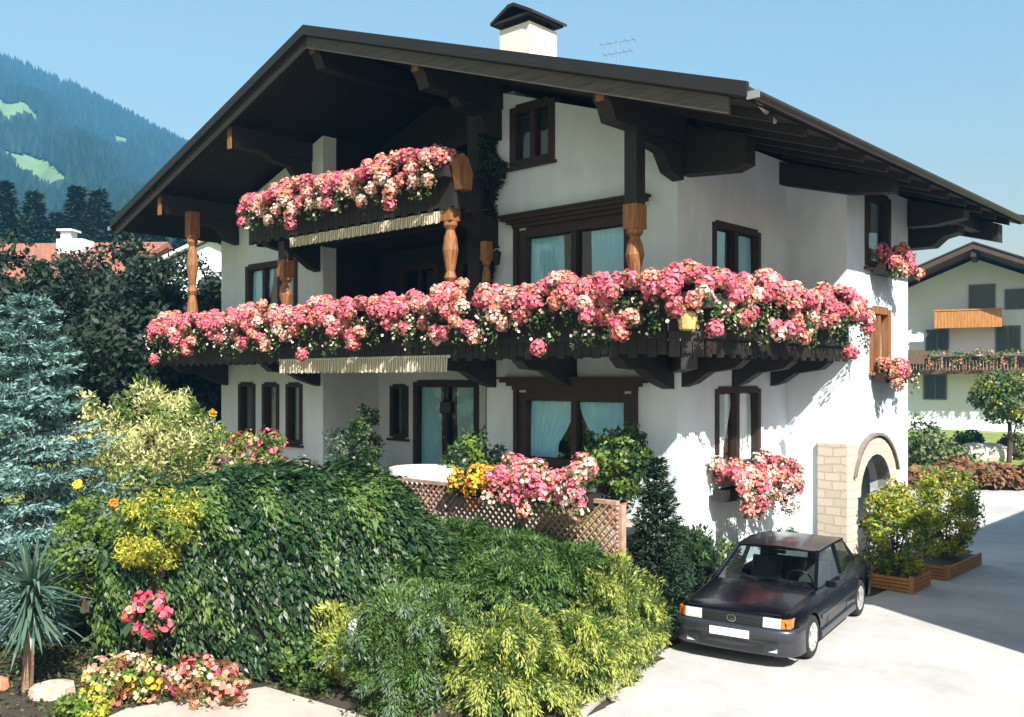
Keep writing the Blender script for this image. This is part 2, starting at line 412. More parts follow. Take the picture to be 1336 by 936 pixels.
YR = 1.55   # loggia depth
w = MB().box(-9.0, -4.03, YR, YR + 0.3, -1.7, 2.62).build('wall', plaster, HOUSE)
LD = [(-8.55, -8.0, 0.9, 2.05), (-7.75, -5.80, 0.02, 2.14), (-5.40, -4.15, 0.02, 2.14)]
cut(w, [hole('y', d, YR - .5, YR + .8) for d in LD])
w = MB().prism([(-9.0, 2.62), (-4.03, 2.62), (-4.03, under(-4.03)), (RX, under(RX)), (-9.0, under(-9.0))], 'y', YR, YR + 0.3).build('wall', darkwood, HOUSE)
LU = [(-8.2, -7.0, 2.85, 4.7), (-6.3, -4.9, 2.85, 4.7), (-7.4, -5.6, 5.4, 7.2)]
cut(w, [hole('y', d, YR - .5, YR + .8) for d in LU])
MB().box(-9.35, -9.0, T, YR, -1.7, 2.62).build('wall', plaster, HOUSE)
MB().prism([(T, 2.62), (YR, 2.62), (YR, under(-9.0)), (T, under(-9.0))], 'x', -9.35, -9.0).build('wall', darkwood, HOUSE)
MB().prism([(T, -1.7), (YR, -1.7), (YR, under(-4.03)), (T, under(-4.03))], 'x', -4.03, -3.68).build('wall', [plaster], HOUSE)
w = MB().box(-T, 0, T, 8.6, -1.7, under(0) + 0.02).build('wall', plaster, HOUSE)
cut(w, [hole('x', WR[k], -1, 0.5) for k in WR])
MB().box(0, XB - T, YB, YB + T, -1.7, under(XB)).build('wall', plaster, HOUSE)
w = MB().box(XB - T, XB, YB, YE, -1.7, under(XB)).build('wall', plaster, HOUSE)
def arch_cut(m):
    pts = [(4.12, -1.5)]
    for i in range(13):
        a = math.pi - math.pi * i / 12
        pts.append((4.84 + 0.72 * math.cos(a), 0.12 + 0.72 * math.sin(a)))
    pts.append((5.56, -1.5))
    m.prism(pts, 'x', 0.3, 2.0)
cut(w, [hole('x', WB[k], 0.2, 2) for k in WB] + [arch_cut])
MB().box(0, XB - T, YE - T, YE, -1.7, under(XB)).build('wall', plaster, HOUSE)
MB().box(LX, LX + T, T, 8.6, -1.7, under(LX)).build('wall', plaster, HOUSE)
MB().prism(front_outline(LX + T, -T), 'y', 8.25, 8.6).build('wall', plaster, HOUSE)
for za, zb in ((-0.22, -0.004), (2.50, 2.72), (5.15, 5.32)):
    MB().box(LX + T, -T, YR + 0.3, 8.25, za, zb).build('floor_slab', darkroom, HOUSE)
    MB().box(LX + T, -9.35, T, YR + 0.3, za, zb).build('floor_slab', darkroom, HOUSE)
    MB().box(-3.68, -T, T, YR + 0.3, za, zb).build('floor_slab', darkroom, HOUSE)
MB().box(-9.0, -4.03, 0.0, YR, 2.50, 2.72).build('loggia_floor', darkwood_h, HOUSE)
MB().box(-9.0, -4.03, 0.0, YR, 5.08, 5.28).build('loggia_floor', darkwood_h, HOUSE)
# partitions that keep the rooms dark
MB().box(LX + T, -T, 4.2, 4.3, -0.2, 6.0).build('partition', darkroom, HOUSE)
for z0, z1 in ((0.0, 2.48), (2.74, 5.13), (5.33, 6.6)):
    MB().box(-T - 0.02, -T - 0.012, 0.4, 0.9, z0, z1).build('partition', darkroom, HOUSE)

# arch surround, stone pillar, porch
m = MB()
for i in range(12):
    a0, a1 = math.pi - math.pi * i / 12, math.pi - math.pi * (i + 1) / 12
    r0, r1 = 0.72, 1.04
    y0, z0 = 4.84, 0.12
    q = [(y0 + r0 * math.cos(a0), z0 + r0 * math.sin(a0)), (y0 + r1 * math.cos(a0), z0 + r1 * math.sin(a0)), (y0 + r1 * math.cos(a1), z0 + r1 * math.sin(a1)), (y0 + r0 * math.cos(a1), z0 + r0 * math.sin(a1))]
    m.prism(q, 'x', XB - 0.2, XB + 0.05)
m.build('arch_surround', stone, HOUSE)
m = MB()
for i in range(14):
    a0, a1 = R(160) - R(140) * i / 14, R(160) - R(140) * (i + 1) / 14
    q = [(4.84 + r * math.cos(a), 0.12 + r * math.sin(a)) for r, a in ((1.06, a0), (1.11, a0), (1.11, a1), (1.06, a1))]
    m.prism(q, 'x', XB + 0.003, XB + 0.10)
m.build('arch_hood', mat('grey_brown_hood', (0.17, 0.14, 0.115), 0.85, 0.25, 5), HOUSE)
m = MB(); m.box(0.58, XB + 0.045, YB - 0.06, 4.02, -1.7, 1.10)
m.build('stone_pillar', stone, HOUSE, bevel=0.02)
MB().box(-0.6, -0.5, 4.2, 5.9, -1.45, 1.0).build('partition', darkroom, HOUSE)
MB().box(0.003, 0.06, 4.6, 5.6, -1.40, 0.55).build('entrance_door', framewood, HOUSE)

# ---- windows
def window(w, wall, mull=1, curt=None, cornice=False, fw=0.10, plane=None, frame=framewood, cross=False):
    """wall 'f' (front, faces -Y at y=plane) or 'r' (right, faces +X at x=plane)"""
    u0, u1, z0, z1 = w
    if wall == 'f':
        bx = lambda m, a, b, n0, n1, c, d, mi=0: m.box(a, b, plane - n1, plane - n0, c, d, mi)
        pt = lambda u, n, z: (u, plane - n, z)
    else:
        bx = lambda m, a, b, n0, n1, c, d, mi=0: m.box(plane + n0, plane + n1, a, b, c, d, mi)
        pt = lambda u, n, z: (plane + n, u, z)
    m = MB(); e = 0.003
    n0, n1 = -0.16, 0.025
    bx(m, u0 - 0.04, u0 + fw, n0, n1, z0, z1); bx(m, u1 - fw, u1 + 0.04, n0, n1, z0, z1)
    bx(m, u0 + fw, u1 - fw, n0, n1, z1 - fw, z1 + 0.04); bx(m, u0 + fw, u1 - fw, n0, n1, z0 - 0.03, z0 + fw)
    fr = m.build('window', frame, HOUSE)
    iu0, iu1, iz0, iz1 = u0 + fw, u1 - fw, z0 + fw, z1 - fw
    k = mull + 1
    for i in range(1, k):
        c = iu0 + (iu1 - iu0) * i / k
        bx(m2 := MB(), c - 0.055, c + 0.055, -0.13, 0.0, iz0, iz1); m2.build('mullion', frame, fr)
    if cross:
        bx(m2 := MB(), iu0, iu1, -0.12, -0.012, iz0 + (iz1 - iz0) * 0.68, iz0 + (iz1 - iz0) * 0.68 + 0.07); m2.build('transom', frame, fr)
    m2 = MB(); bx(m2, iu0, iu1, -0.09, -0.078, iz0, iz1); m2.build('pane', glass, fr)
    m2 = MB(); bx(m2, u0 - 0.08, u1 + 0.08, -0.05, 0.09, z0 - 0.08, z0 - 0.03); m2.build('sill', frame, fr)
    # curtains
    if curt:
        style, cm = curt
        for side in ((0, 1) if style == 'tent' else (0, 1)):
            gv, nu, nz = [], 22, 14
            for j in range(nz + 1):
                t = j / nz; z = iz1 - 0.02 - t * (iz1 - iz0 - 0.03)
                if style == 'tent': inner = 0.5 * (1 - 0.04) * (1 - 0.62 * t ** 1.6) if t < 0.75 else 0.5 * (0.96) * (1 - 0.62 * 0.75 ** 1.6) * (1 - 0.15 * (t - .75))
                else: inner = 0.36
                for i in range(nu + 1):
                    s = i / nu * inner
                    uu = iu0 + (iu1 - iu0) * (s if side == 0 else 1 - s)
                    gv.append(pt(uu, -0.125 + 0.016 * math.sin(i * 2.1 + j * 0.15) , z))
            m3 = MB(); m3.add(gv, [(j * (nu + 1) + i, j * (nu + 1) + i + 1, (j + 1) * (nu + 1) + i + 1, (j + 1) * (nu + 1) + i) for j in range(nz) for i in range(nu)])
            m3.build('curtain', cm, fr, smooth=True)
    if cornice:
        m4 = MB(); zt = z1 + 0.04
        prof = [(0.0, zt), (0.10, zt), (0.16, zt + 0.08), (0.22, zt + 0.12), (0.24, zt + 0.20), (0.0, zt + 0.20)]
        # stepped overhanging head, wider at its top
        for a, b, n_, c, d in ((0.14, 0.14, 0.10, 0, 0.07), (0.22, 0.22, 0.16, 0.07, 0.13), (0.33, 0.33, 0.22, 0.13, 0.19), (0.38, 0.38, 0.25, 0.19, 0.23)):
            bx(m4, u0 - a, u1 + b, -0.02, n_, zt + c, zt + d)
        m4.build('cornice', framewood, fr)
        for sgn, uu in ((-1, u0), (1, u1)):
            m5 = MB(); q = uu + sgn * 0.045
            bx(m5, min(q, q + sgn * 0.09), max(q, q + sgn * 0.09), 0.002, 0.07, z0, zt - 0.002)
            m5.build('side_trim', framewood, fr)
    return fr
window(WF['attic'], 'f', 1, ('side', darkroom), plane=0)
window(WF['upper'], 'f', 1, ('side', curtain), True, plane=0, fw=0.13)
window(WF['lower'], 'f', 1, ('tent', curtain), True, plane=0, fw=0.13)
window(WF['left_up'], 'f', 2, ('tent', curtain), plane=0)
for k in ('s1', 's2', 's3'): window(WF[k], 'f', 0, None, plane=0, fw=0.07)
for d in LD[:1]: window(d, 'f', 0, None, plane=YR, fw=0.07)
for d in LD[1:]:
    f_ = window(d, 'f', 1, ('side', curtain) if d is LD[1] else None, plane=YR, fw=0.1)
    f_.name = 'terrace_door'
for d in LU: window(d, 'f', 1, None, plane=YR, fw=0.1).name = 'balcony_door'
window(WR['ur'], 'r', 1, ('side', curtain), plane=0.0, fw=0.07)
window(WR['lr'], 'r', 1, ('tent', lacecurtain), plane=0.0, fw=0.07)
window(WB['bu'], 'r', 0, None, plane=XB)
window(WB['bm'], 'r', 1, ('side', lacecurtain), plane=XB, frame=woodmat('warm_brown_frame', (0.22, 0.09, 0.03)))

# ---- roof
Y0, Y1, XR = -2.11, 9.93, 2.33
def slope(x0, x1, t0, t1):
    return [(x0, roof_z(x0) - t0), (x1, roof_z(x1) - t0), (x1, roof_z(x1) - t1), (x0, roof_z(x0) - t1)]
ROOF = MB().prism(slope(XL, RX, 0, 0.14), 'y', Y0, Y1).prism(slope(RX, XR, 0, 0.14), 'y', Y0, Y1).build('roof', [rooftile], HOUSE)
m = MB()
n = 0
x = XL + 0.05
for a, b in ((XL + 0.03, RX - 0.002), (RX + 0.002, XR - 0.03)):
    y = Y0 + 0.06
    while y < Y1 - 0.1:
        m.prism(slope(a, b, 0.143, 0.172), 'y', y, min(y + 0.195, Y1 - 0.05)); y += 0.205
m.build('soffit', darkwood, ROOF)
for a, b in ((XL, RX), (RX, XR)):
    MB().prism(slope(a, b, -0.05, 0.13), 'y', Y0 - 0.06, Y0 - 0.002).build('verge_board', vergewood, ROOF)
    MB().prism(slope(a + (0.15 if a == XL else 0), b - (0.28 if b == XR else 0), 0.15, 0.36), 'y', Y0 + 0.02, Y0 + 0.07).build('fascia_board', fasciawood if a == RX else darkwood_h, ROOF)
    MB().prism(slope(a, b, -0.05, 0.13), 'y', Y1 + 0.002, Y1 + 0.06).build('verge_board', vergewood, ROOF)
for xg in (XR + 0.07, XL - 0.07):
    z = roof_z(xg) - 0.06
    m = MB(); N = 8
    for s_ in range(N):
        a0, a1 = math.pi + math.pi * s_ / N, math.pi + math.pi * (s_ + 1) / N
        m.add([(xg + 0.075 * math.cos(a), y, z + 0.075 * math.sin(a)) for a, y in ((a0, Y0 - 0.02), (a1, Y0 - 0.02), (a1, Y1), (a0, Y1))], [(0, 1, 2, 3)])
    m.box(xg - 0.08, xg + 0.08, Y0 - 0.045, Y0 - 0.02, z - 0.08, z + 0.012, 1)
    m.build('gutter', [mat('brown_gutter', (0.03, 0.026, 0.024), 0.4, 0.2, 3), metal], ROOF)
# rafter tails under the right eave
for i in range(12):
    y = -1.5 + i * 0.95
    MB().prism(slope(0.1, XR - 0.06, 0.176, 0.29), 'y', y, y + 0.12).build('rafter', darkwood_h, ROOF)
# purlins; sunlight on their sawn ends is put into paler end plates
for x in (-12.5, -9.5, RX, -3.75, 0.02):
    zt = roof_z(x) - (0.22 if x != RX else 0.20)
    m = MB(); m.box(x - 0.13, x + 0.13, Y0 + 0.34, 1.6 if -9 < x < -4.03 else -0.005, zt - 0.46, zt - 0.06)
    m.prism([(Y0 + 0.34, zt - 0.06), (Y0 + 0.16, zt - 0.06), (Y0 + 0.16, zt - 0.20), (Y0 + 0.24, zt - 0.26), (Y0 + 0.34, zt - 0.46)], 'x', x - 0.13, x + 0.13)
    m.box(x - 0.07, x + 0.07, Y0 + 0.13, Y0 + 0.157, zt - (0.52 if x < -9 else 0.22), zt - 0.08, 1)
    m.build('purlin', [darkwood_h, postwood], ROOF)
    b = MB(); b.prism([(-0.005, zt - 0.47), (-1.15, zt - 0.47), (-1.0, zt - 0.60), (-0.55, zt - 0.66), (-0.35, zt - 0.92), (-0.005, zt - 1.0)], 'x', x - 0.10, x + 0.10)
    if not -9 < x < -4.03: b.build('purlin_bracket', darkwood, ROOF)
# big beam under the right eave in front of the stair bay, and boarded eave box at the corner
MB().prism([(0.005, under(0) - 0.02), (1.12, under(1.12) - 0.02), (1.12, under(1.12) - 0.40), (0.9, under(1.1) - 0.48), (0.005, under(0) - 0.78)], 'y', 0.05, 0.33).build('eave_bracket', darkwood, ROOF)
MB().prism([(0.005, under(0) - 0.02), (2.0, under(2.0) + 0.05), (2.0, under(2.0) - 0.16), (1.2, under(1.2) - 0.34), (0.005, under(0) - 0.42)], 'y', YB - 0.32, YB - 0.05).build('eave_bracket', darkwood, ROOF)
MB().prism([(XB + 0.004, under(XB) - 0.02), (2.15, under(2.15) + 0.02), (2.15, under(2.15) - 0.14), (1.6, under(1.6) - 0.40), (XB + 0.004, under(XB) - 0.55)], 'y', YE - 0.05, YE + 0.25).build('eave_bracket', darkwood, ROOF)
MB().prism([(0.005, under(0) - 0.02), (2.15, under(2.15) + 0.02), (2.15, under(2.15) - 0.35), (0.005, under(0.3) - 0.35)], 'y', 8.7, 9.0).build('eave_bracket', darkwood, ROOF)
MB().prism([(0.03, 4.88), (1.25, 4.88), (1.45, 5.05), (1.75, 5.12), (1.75, under(1.75) - 0.02), (0.03, under(0.03) - 0.02)], 'y', YE + 0.9, YE + 1.3).build('eave_bracket', darkwood, ROOF)
for x in (0.9, 1.75):
    MB().box(x - 0.1, x + 0.1, YE + 0.3, Y1 - 0.3, roof_z(x) - 0.6, roof_z(x) - 0.3).build('purlin', darkwood_h, ROOF)
# chimney
m = MB(); m.box(-5.36, -4.55, 1.75, 2.6, 7.7, 9.34)
CH = m.build('chimney', mat('chimney_plaster', (0.74, 0.66, 0.58), 0.9, 0.1, 2, 0.3, 40), ROOF)
m = MB()
for sx in (-5.3, -4.72):
    for sy in (1.82, 2.45): m.box(sx, sx + 0.1, sy, sy + 0.1, 9.34, 9.438)
m.build('cap_leg', iron, CH)
m = MB(); cxm, cz = -4.95, 9.44
m.prism([(cxm - 0.56, cz), (cxm - 0.06, cz + 0.24), (cxm + 0.08, cz + 0.24), (cxm + 0.56, cz), (cxm + 0.56, cz + 0.06), (cxm + 0.09, cz + 0.31), (cxm - 0.07, cz + 0.31), (cxm - 0.56, cz + 0.06)], 'y', 1.62, 2.73)
m.box(cxm - 0.5, cxm + 0.5, 1.65, 2.7, cz - 0.004, cz + 0.05)
m.build('chimney_cap', darkwood_h, CH)
# aerial
m = MB(); ax, ay = -5.2, 5.6
m.tube([(ax, ay, 7.3), (ax, ay, 10.15)], 0.012, 5)
for z, l_ in ((10.1, 0.42), (9.85, 0.34)):
    m.tube([(ax - l_, ay - l_ * .3, z), (ax + l_, ay + l_ * .3, z)], 0.007, 4)
    for t in (-0.9, -0.5, 0, 0.5, 0.9):
        p = (ax + l_ * t, ay + l_ * .3 * t, z); m.tube([(p[0] - 0.07, p[1] + 0.2, z), (p[0] + 0.07, p[1] - 0.2, z)], 0.005, 4)
m.build('aerial', metal, ROOF)

# ---- balconies
def parapet(m, p, q, z0, z1, th=0.035, bw=0.16, scal=True):
    """upright boards with a wavy lower end from p to q"""
    p, q = Vector((*p, 0)), Vector((*q, 0)); L = (q - p).length; d = (q - p) / L; nrm = Vector((d.y, -d.x, 0))
    k = max(1, int(L / bw)); b = L / k
    for i in range(k):
        a = p + d * (i * b + 0.006); c = p + d * ((i + 1) * b - 0.006)
        dz = 0.05 * (i % 2) if scal else 0
        vs = []
        for z in (z0 + dz, z1):
            for pt in (a, c, c + nrm * th, a + nrm * th): vs.append((pt.x, pt.y, z))
        m.add(vs, [(0, 1, 2, 3), (7, 6, 5, 4), (0, 4, 5, 1), (1, 5, 6, 2), (2, 6, 7, 3), (3, 7, 4, 0)])
BALC = MB().prism([(-13.74, -1.40), (0.75, -1.40), (1.08, -1.05), (1.08, YB - 0.004), (0.003, YB - 0.004), (0.003, -0.003), (-13.74, -0.003)], 'z', 2.56, 2.72).build('balcony', darkwood_h, HOUSE)
m = MB()
for a, b in (((-13.74, -1.41), (0.75, -1.41)), ((0.75, -1.41), (1.09, -1.06)), ((1.09, -1.06), (1.09, YB)), ((-13.75, -0.02), (-13.75, -1.41))):
    parapet(m, a, b, 2.50, 3.42)
m.build('parapet', darkwood, BALC)
m = MB()
for a, b in (((-13.78, -1.43), (0.76, -1.43)), ((0.76, -1.43), (1.11, -1.07)), ((1.11, -1.07), (1.11, YB))):
    m.bar((*a, 3.46), (*b, 3.46), 0.14, 0.07); m.bar((*a, 2.80), (*b, 2.80), 0.10, 0.10)
m.build('handrail', darkwood_h, BALC)
for x in (-13.0, -9.2, -3.9, -2.05, -0.16):
    MB().prism([(-0.004, 2.555), (-1.36, 2.555), (-1.36, 2.48), (-1.2, 2.36), (-0.75, 2.33), (-0.5, 2.20), (-0.2, 2.10), (-0.004, 2.05)], 'x', x - 0.11, x + 0.11).build('bracket', darkwood, BALC)
for y in (0.22, 1.75, 3.1):
    MB().prism([(0.004, 2.555), (1.05, 2.555), (1.05, 2.48), (0.9, 2.36), (0.45, 2.30), (0.2, 2.14), (0.004, 2.08)], 'y', y - 0.11, y + 0.11).build('bracket', darkwood, BALC)
m = MB(); m.bar((0.004, -0.004, 2.42), (0.95, -1.2, 2.46), 0.22, 0.24); m.build('bracket', darkwood, BALC)
BAL2 = MB().prism([(-9.62, -1.40), (-3.40, -1.40), (-3.96, -0.003), (-9.62, -0.003)], 'z', 5.10, 5.26).build('balcony', darkwood_h, HOUSE)
m = MB(); parapet(m, (-9.62, -1.41), (-3.40, -1.41), 5.02, 5.68); parapet(m, (-9.63, -0.02), (-9.63, -1.41), 5.02, 5.68); parapet(m, (-3.40, -1.41), (-3.97, -0.02), 5.02, 5.68)
m.build('parapet', darkwood, BAL2)
m = MB(); m.bar((-9.65, -1.43, 5.72), (-3.37, -1.43, 5.72), 0.14, 0.07); m.build('handrail', darkwood_h, BAL2)
for x in (-9.2, -3.85):
    MB().prism([(-0.004, 5.095), (-1.36, 5.095), (-1.3, 4.98), (-0.6, 4.86), (-0.2, 4.6), (-0.004, 4.55)], 'x', x - 0.11, x + 0.11).build('bracket', darkwood, BAL2)
# carved posts
def post(x, y, z0, z1, carved_top=None, k=1.0):
    m = MB(); h = (carved_top or z1) - z0
    prof = [(0.12, 0), (0.12, h * .16), (0.075, h * .19), (0.11, h * .24), (0.13, h * .30), (0.10, h * .38), (0.065, h * .42), (0.11, h * .45), (0.075, h * .49), (0.10, h * .55), (0.135, h * .63), (0.11, h * .71), (0.07, h * .76), (0.12, h * .79), (0.12, h * .82)]
    m.lathe([(r * k, q) for r, q in prof], (x, y, z0), 12)
    m.box(x - 0.12 * k, x + 0.12 * k, y - 0.12 * k, y + 0.12 * k, z0 + h * .82, z0 + h)
    m.box(x - 0.13, x + 0.13, y - 0.13, y + 0.13, z0, z0 + h * .10)
    p = m.build('post', postwood, HOUSE, smooth=False)
    if carved_top:
        MB().box(x - 0.105, x + 0.105, y - 0.105, y + 0.105, carved_top + 0.002, z1).build('shade_dark_shaft', darkwood, p)  # shade from above put into the darker wood of the upper shaft
    return p
post(-12.25, -1.30, 2.74, roof_z(-12.4) - 0.65)
post(-8.5, -1.28, 2.74, 5.0, carved_top=4.62)
post(-3.62, -1.30, 2.74, 5.32)
post(-3.36, -0.70, 2.74, 4.55, k=0.62)
post(0.10, -1.26, 2.74, roof_z(0.1) - 0.60, carved_top=4.66)
# carved bracket head on the brown post beside the upper flowers
m = MB(); m.prism([(-1.42, 5.33), (-1.20, 5.33), (-1.16, 5.6), (-1.28, 5.86), (-1.40, 5.92), (-1.52, 5.80), (-1.48, 5.55)], 'x', -3.38, -3.22)
m.build('carved_finial', postwood, HOUSE)
# dark strip added in the loggia opening to stand for its shade
MB().box(-4.55, -4.04, 0.02, 0.09, 2.74, 7.25).build('shade_strip', darkwood, HOUSE)
# awnings
def awn(x0, x1, zt, zb, y0=-1.42, name='awning'):
    m = MB(); N = 60
    m.add([(x0, 0.4, zt + 0.28), (x1, 0.4, zt + 0.28), (x1, y0, zt), (x0, y0, zt)], [(0, 1, 2, 3)])
    vs_, fs_ = [], []
    for i in range(N * 4 + 1):
        x = x0 + (x1 - x0) * i / (N * 4); ph = i % 4 / 4
        vs_ += [(x, y0 - 0.003, zt), (x, y0 - 0.012 - 0.012 * math.sin(i * 0.9), zb + 0.03 * (1 - math.sin(math.pi * ph)))]
    fs_ = [(2 * i, 2 * i + 2, 2 * i + 3, 2 * i + 1) for i in range(N * 4)]
    m.add(vs_, fs_)
    o = m.build(name, awning, HOUSE)
    MB().tube([(x0 - 0.03, y0 + 0.02, zt - 0.02), (x1 + 0.03, y0 + 0.02, zt - 0.02)], 0.025, 8).build('front_rail', white_pl, o)
    for xx in (x0 + 0.3, x1 - 0.3):
        MB().tube([(xx, y0 + 0.05, zt - 0.03), (xx + 0.2, -0.5, zt + 0.06), (xx, 0.1, zt + 0.18)], 0.018, 6).build('arm', iron, o)
awn(-8.13, -3.72, 5.03, 4.82)
awn(-8.42, -3.50, 2.60, 2.31, -1.475)
# wall lantern
m = MB(); m.tube([(-3.72, 0, 4.55), (-3.72, -0.10, 4.62), (-3.60, -0.22, 4.60), (-3.55, -0.24, 4.5)], 0.014, 6)
LN = m.build('wall_lantern', iron, HOUSE)
m = MB(); m.lathe([(0.02, 0.12), (0.09, 0.06), (0.075, 0.05), (0.05, -0.14), (0.02, -0.16)], (-3.55, -0.24, 4.36), 6); m.build('lantern_shade', iron, LN)
# loggia wall, pillar between the doors and hanging lamp
MB().box(-5.68, -5.52, YR - 0.06, YR - 0.003, 0.0, 2.2).build('door_pilaster', plaster, HOUSE)
MB().lathe([(0.03, 0.5), (0.03, 0.25), (0.14, 0.2), (0.16, 0.0), (0.12, -0.03)], (-5.6, 0.5, 1.55), 10).build('hanging_lamp', iron, HOUSE)
# downpipe at the right corner
MB().tube([(2.3, -1.9, 5.55), (2.2, -1.2, 5.45)], 0.03, 6).build('gutter_spout', metal, HOUSE)

# ------------------------------------------------------------------ flower boxes
FLOWER_SRC = {}
def flower_mesh(name, L, top, drop, front, seed, mix=(0.52, 0.40, 0.08), nb=1500, br=0.027, pal=None, dens=26):
    """blossom + leaf meshes for a box of length L centred on x=0, front towards -y, z=0 at the rim"""
    global rng
    rng = np.random.default_rng(seed)
    nc = int(L * dens)
    cx = rng.uniform(-L / 2, L / 2, nc); s = rng.uniform(0, 1, nc)
    a = s * 2.5 - 0.5                                        # sweep from back-top to hanging front
    ph = rng.uniform(0, 6.28)
    wav = 0.85 + 0.25 * np.sin(cx * 3.1 + ph) + 0.18 * np.sin(cx * 7.3 + ph * 2) + rng.normal(size=nc) * 0.10
    py = -np.sin(np.clip(a, -0.5, 1.57)) * front * wav
    pz = np.where(a < 1.57, np.cos(np.clip(a, -0.5, 1.57)) * top * wav - 0.02, -(a - 1.57) / 0.43 * drop * wav)
    cen = np.stack([cx, py, pz], 1)
    k = rng.integers(0, nc, nb); rr = rng.uniform(0.07, 0.13, nb)[:, None]
    d = rnd(nb); d[:, 1] = d[:, 1] * 0.8 - 0.35; d[:, 2] += 0.25; d = unit(d)
    P = cen[k] + d * rr; P[:, 0] = np.clip(P[:, 0], -L / 2 - 0.05, L / 2 + 0.05)
    N = unit(d + rnd(nb) * 0.45)
    cl = rng.uniform(0, 1, nc)                               # colour by clump
    low = np.clip(-(cen[:, 2]) / max(drop, .01), 0, 1)
    cl = np.clip(cl + low * 0.22, 0, 0.999)
    c = np.clip(cl[k] + rng.normal(size=nb) * 0.13, 0, 0.999)
    idx = np.digitize(c, np.cumsum(mix)[:2])
    nl = int(nb * 0.75); k2 = rng.integers(0, nc, nl)
    d2 = rnd(nl); PL = cen[k2] + d2 * rng.uniform(0.03, 0.11, nl)[:, None]
    lv = leafquads(PL, unit(d2 + rnd(nl) * 0.6), rnd(nl) + np.array([0, 0, -0.3]), rng.uniform(0.05, 0.09, nl), rng.uniform(0.03, 0.05, nl))
    # trailing stems with small flowers
    nstm = int(L * 11); sx_ = np.repeat(rng.uniform(-L / 2, L / 2, nstm), 9); nt = len(sx_)
    hang = np.repeat(rng.uniform(0.5, 1.25, nstm), 9) * rng.uniform(0.1, 1.0, nt)
    PT = np.stack([sx_ + rng.normal(size=nt) * 0.022, -front * (0.95 + rng.normal(size=nt) * 0.06), -drop * hang], 1)
    nls = nt * 3; kk = rng.integers(0, nt, nls)
    PS = PT[kk] + rng.normal(size=(nls, 3)) * np.array([.025, .02, .04]); PS[:, 1] += 0.03
    lv = np.concatenate([lv, leafquads(PS, unit(rnd(nls) + np.array([0, -.8, .3])), rnd(nls) + np.array([0, 0, -.6]), rng.uniform(0.04, 0.07, nls), rng.uniform(0.025, 0.04, nls))])
    nd = rng.uniform(size=nt) < 0.30; PT = PT[nd]; nt = len(PT)
    return dict(groups=[((P[idx == i], N[idx == i], rng.uniform(0.7, 1.25, (idx == i).sum()) * br), i) for i in range(3)] + [((PT, unit(rnd(nt) + np.array([0, -1, 0.2])), br * 0.95), 2)], leaves=lv, pal=pal or [L_pink, L_salmon, L_white])
def flower_box(key, L, loc, rz, label, group, top=0.30, drop=0.30, front=0.24, seed=1, nb=1500, trough=darkwood, pal=None, mix=(0.52, 0.40, 0.08), cat='flower box', br=0.027, dens=26):
    if key in FLOWER_SRC:
        return dup(FLOWER_SRC[key], loc, rz, label)
    t = thing('flower_box', label, cat, loc, rz, group)
    d = flower_mesh(key, L, top, drop, front, seed, mix, nb, br, pal, dens)
    m = ML(); m.box(-L / 2 + .02, L / 2 - .02, -0.10, 0.10, -0.19, -0.17)
    m.box(-L / 2 + .02, L / 2 - .02, -0.115, -0.10, -0.19, 0); m.box(-L / 2 + .02, L / 2 - .02, 0.10, 0.115, -0.19, 0)
    m.box(-L / 2 + .005, -L / 2 + .02, -0.115, 0.115, -0.19, 0); m.box(L / 2 - .02, L / 2 - .005, -0.115, 0.115, -0.19, 0)
    m.box(-L / 2 + .025, L / 2 - .025, -0.098, 0.098, -0.16, -0.03)
    m.build('trough', trough, t)
    quads_obj('foliage', [(d['leaves'], 0)], L_green, t)
    bloom_obj('blossoms', d['groups'], d['pal'], t)
    FLOWER_SRC[key] = t
    return t
G1 = 'pink petunia boxes along the long main balcony'
labs = ['pink petunia box at the far left end of the long balcony, beyond the house corner',
        'pink petunia box below the small upper window behind a carved post',
        'pink petunia box between the small upper window and the dark loggia',
        'pink petunia box under the left end of the upper striped awning',
        'pink petunia box under the middle of the upper striped awning, nearer its left end',
        'pink petunia box under the middle of the upper striped awning, nearer its right end',
        'pink petunia box at the foot of the tall brown carved post',
        'pink petunia box below the left half of the big upper window with shade-blue curtains',
        'pink petunia box below the right half of the big upper window with shade-blue curtains',
        'pink petunia box on the balcony front directly below the post with the shade-coloured top']
for i in range(10):
    x = -12.78 + i * 1.475
    yy = -1.52
    if i == 9: x, yy = 0.40, -1.53
    flower_box('m%d' % (i % 4), 1.52, (x, yy, 3.34), 0, labs[i], G1, seed=11 + i % 4, top=0.30, drop=0.58, front=0.28, nb=4400)
labs = ['pink petunia box on the balcony side just round the house corner, above the driveway',
        'pink petunia box on the balcony side, in front of the right wall upper window',
        'pink petunia box at the rear end of the balcony side, against the stair bay']
for i in range(3):
    flower_box('m%d' % ((i + 2) % 4), 1.52, (1.22, -0.30 + i * 1.58, 3.32), R(90), labs[i], G1)
flower_box('mc', 0.9, (1.10, -1.33, 3.33), R(45), 'short pink petunia box across the chamfered balcony corner, above the straw basket', G1, seed=17, top=0.28, drop=0.50, front=0.26, nb=2400)
G2 = 'pink petunia boxes on the upper gable balcony'
labs = ['pink petunia box at the left end of the upper gable balcony',
        'pink petunia box left of centre on the upper gable balcony',
        'pink petunia box right of centre on the upper gable balcony',
        'pink petunia box at the right end of the upper gable balcony, by the carved finial']
for i in range(4):
    flower_box('u%d' % (i % 2), 1.58, (-8.60 + i * 1.47, -1.53, 5.72), 0, labs[i], G2, seed=31 + i % 2, top=0.32, drop=0.46, front=0.28, nb=3800)
b = flower_box('bayu', 0.95, (1.26, 5.1, 4.28), R(90), 'small pink and yellow flower box under the dark top window of the stair bay', 'stair bay flower boxes', seed=41, top=0.30, drop=0.22, front=0.3, nb=1500)
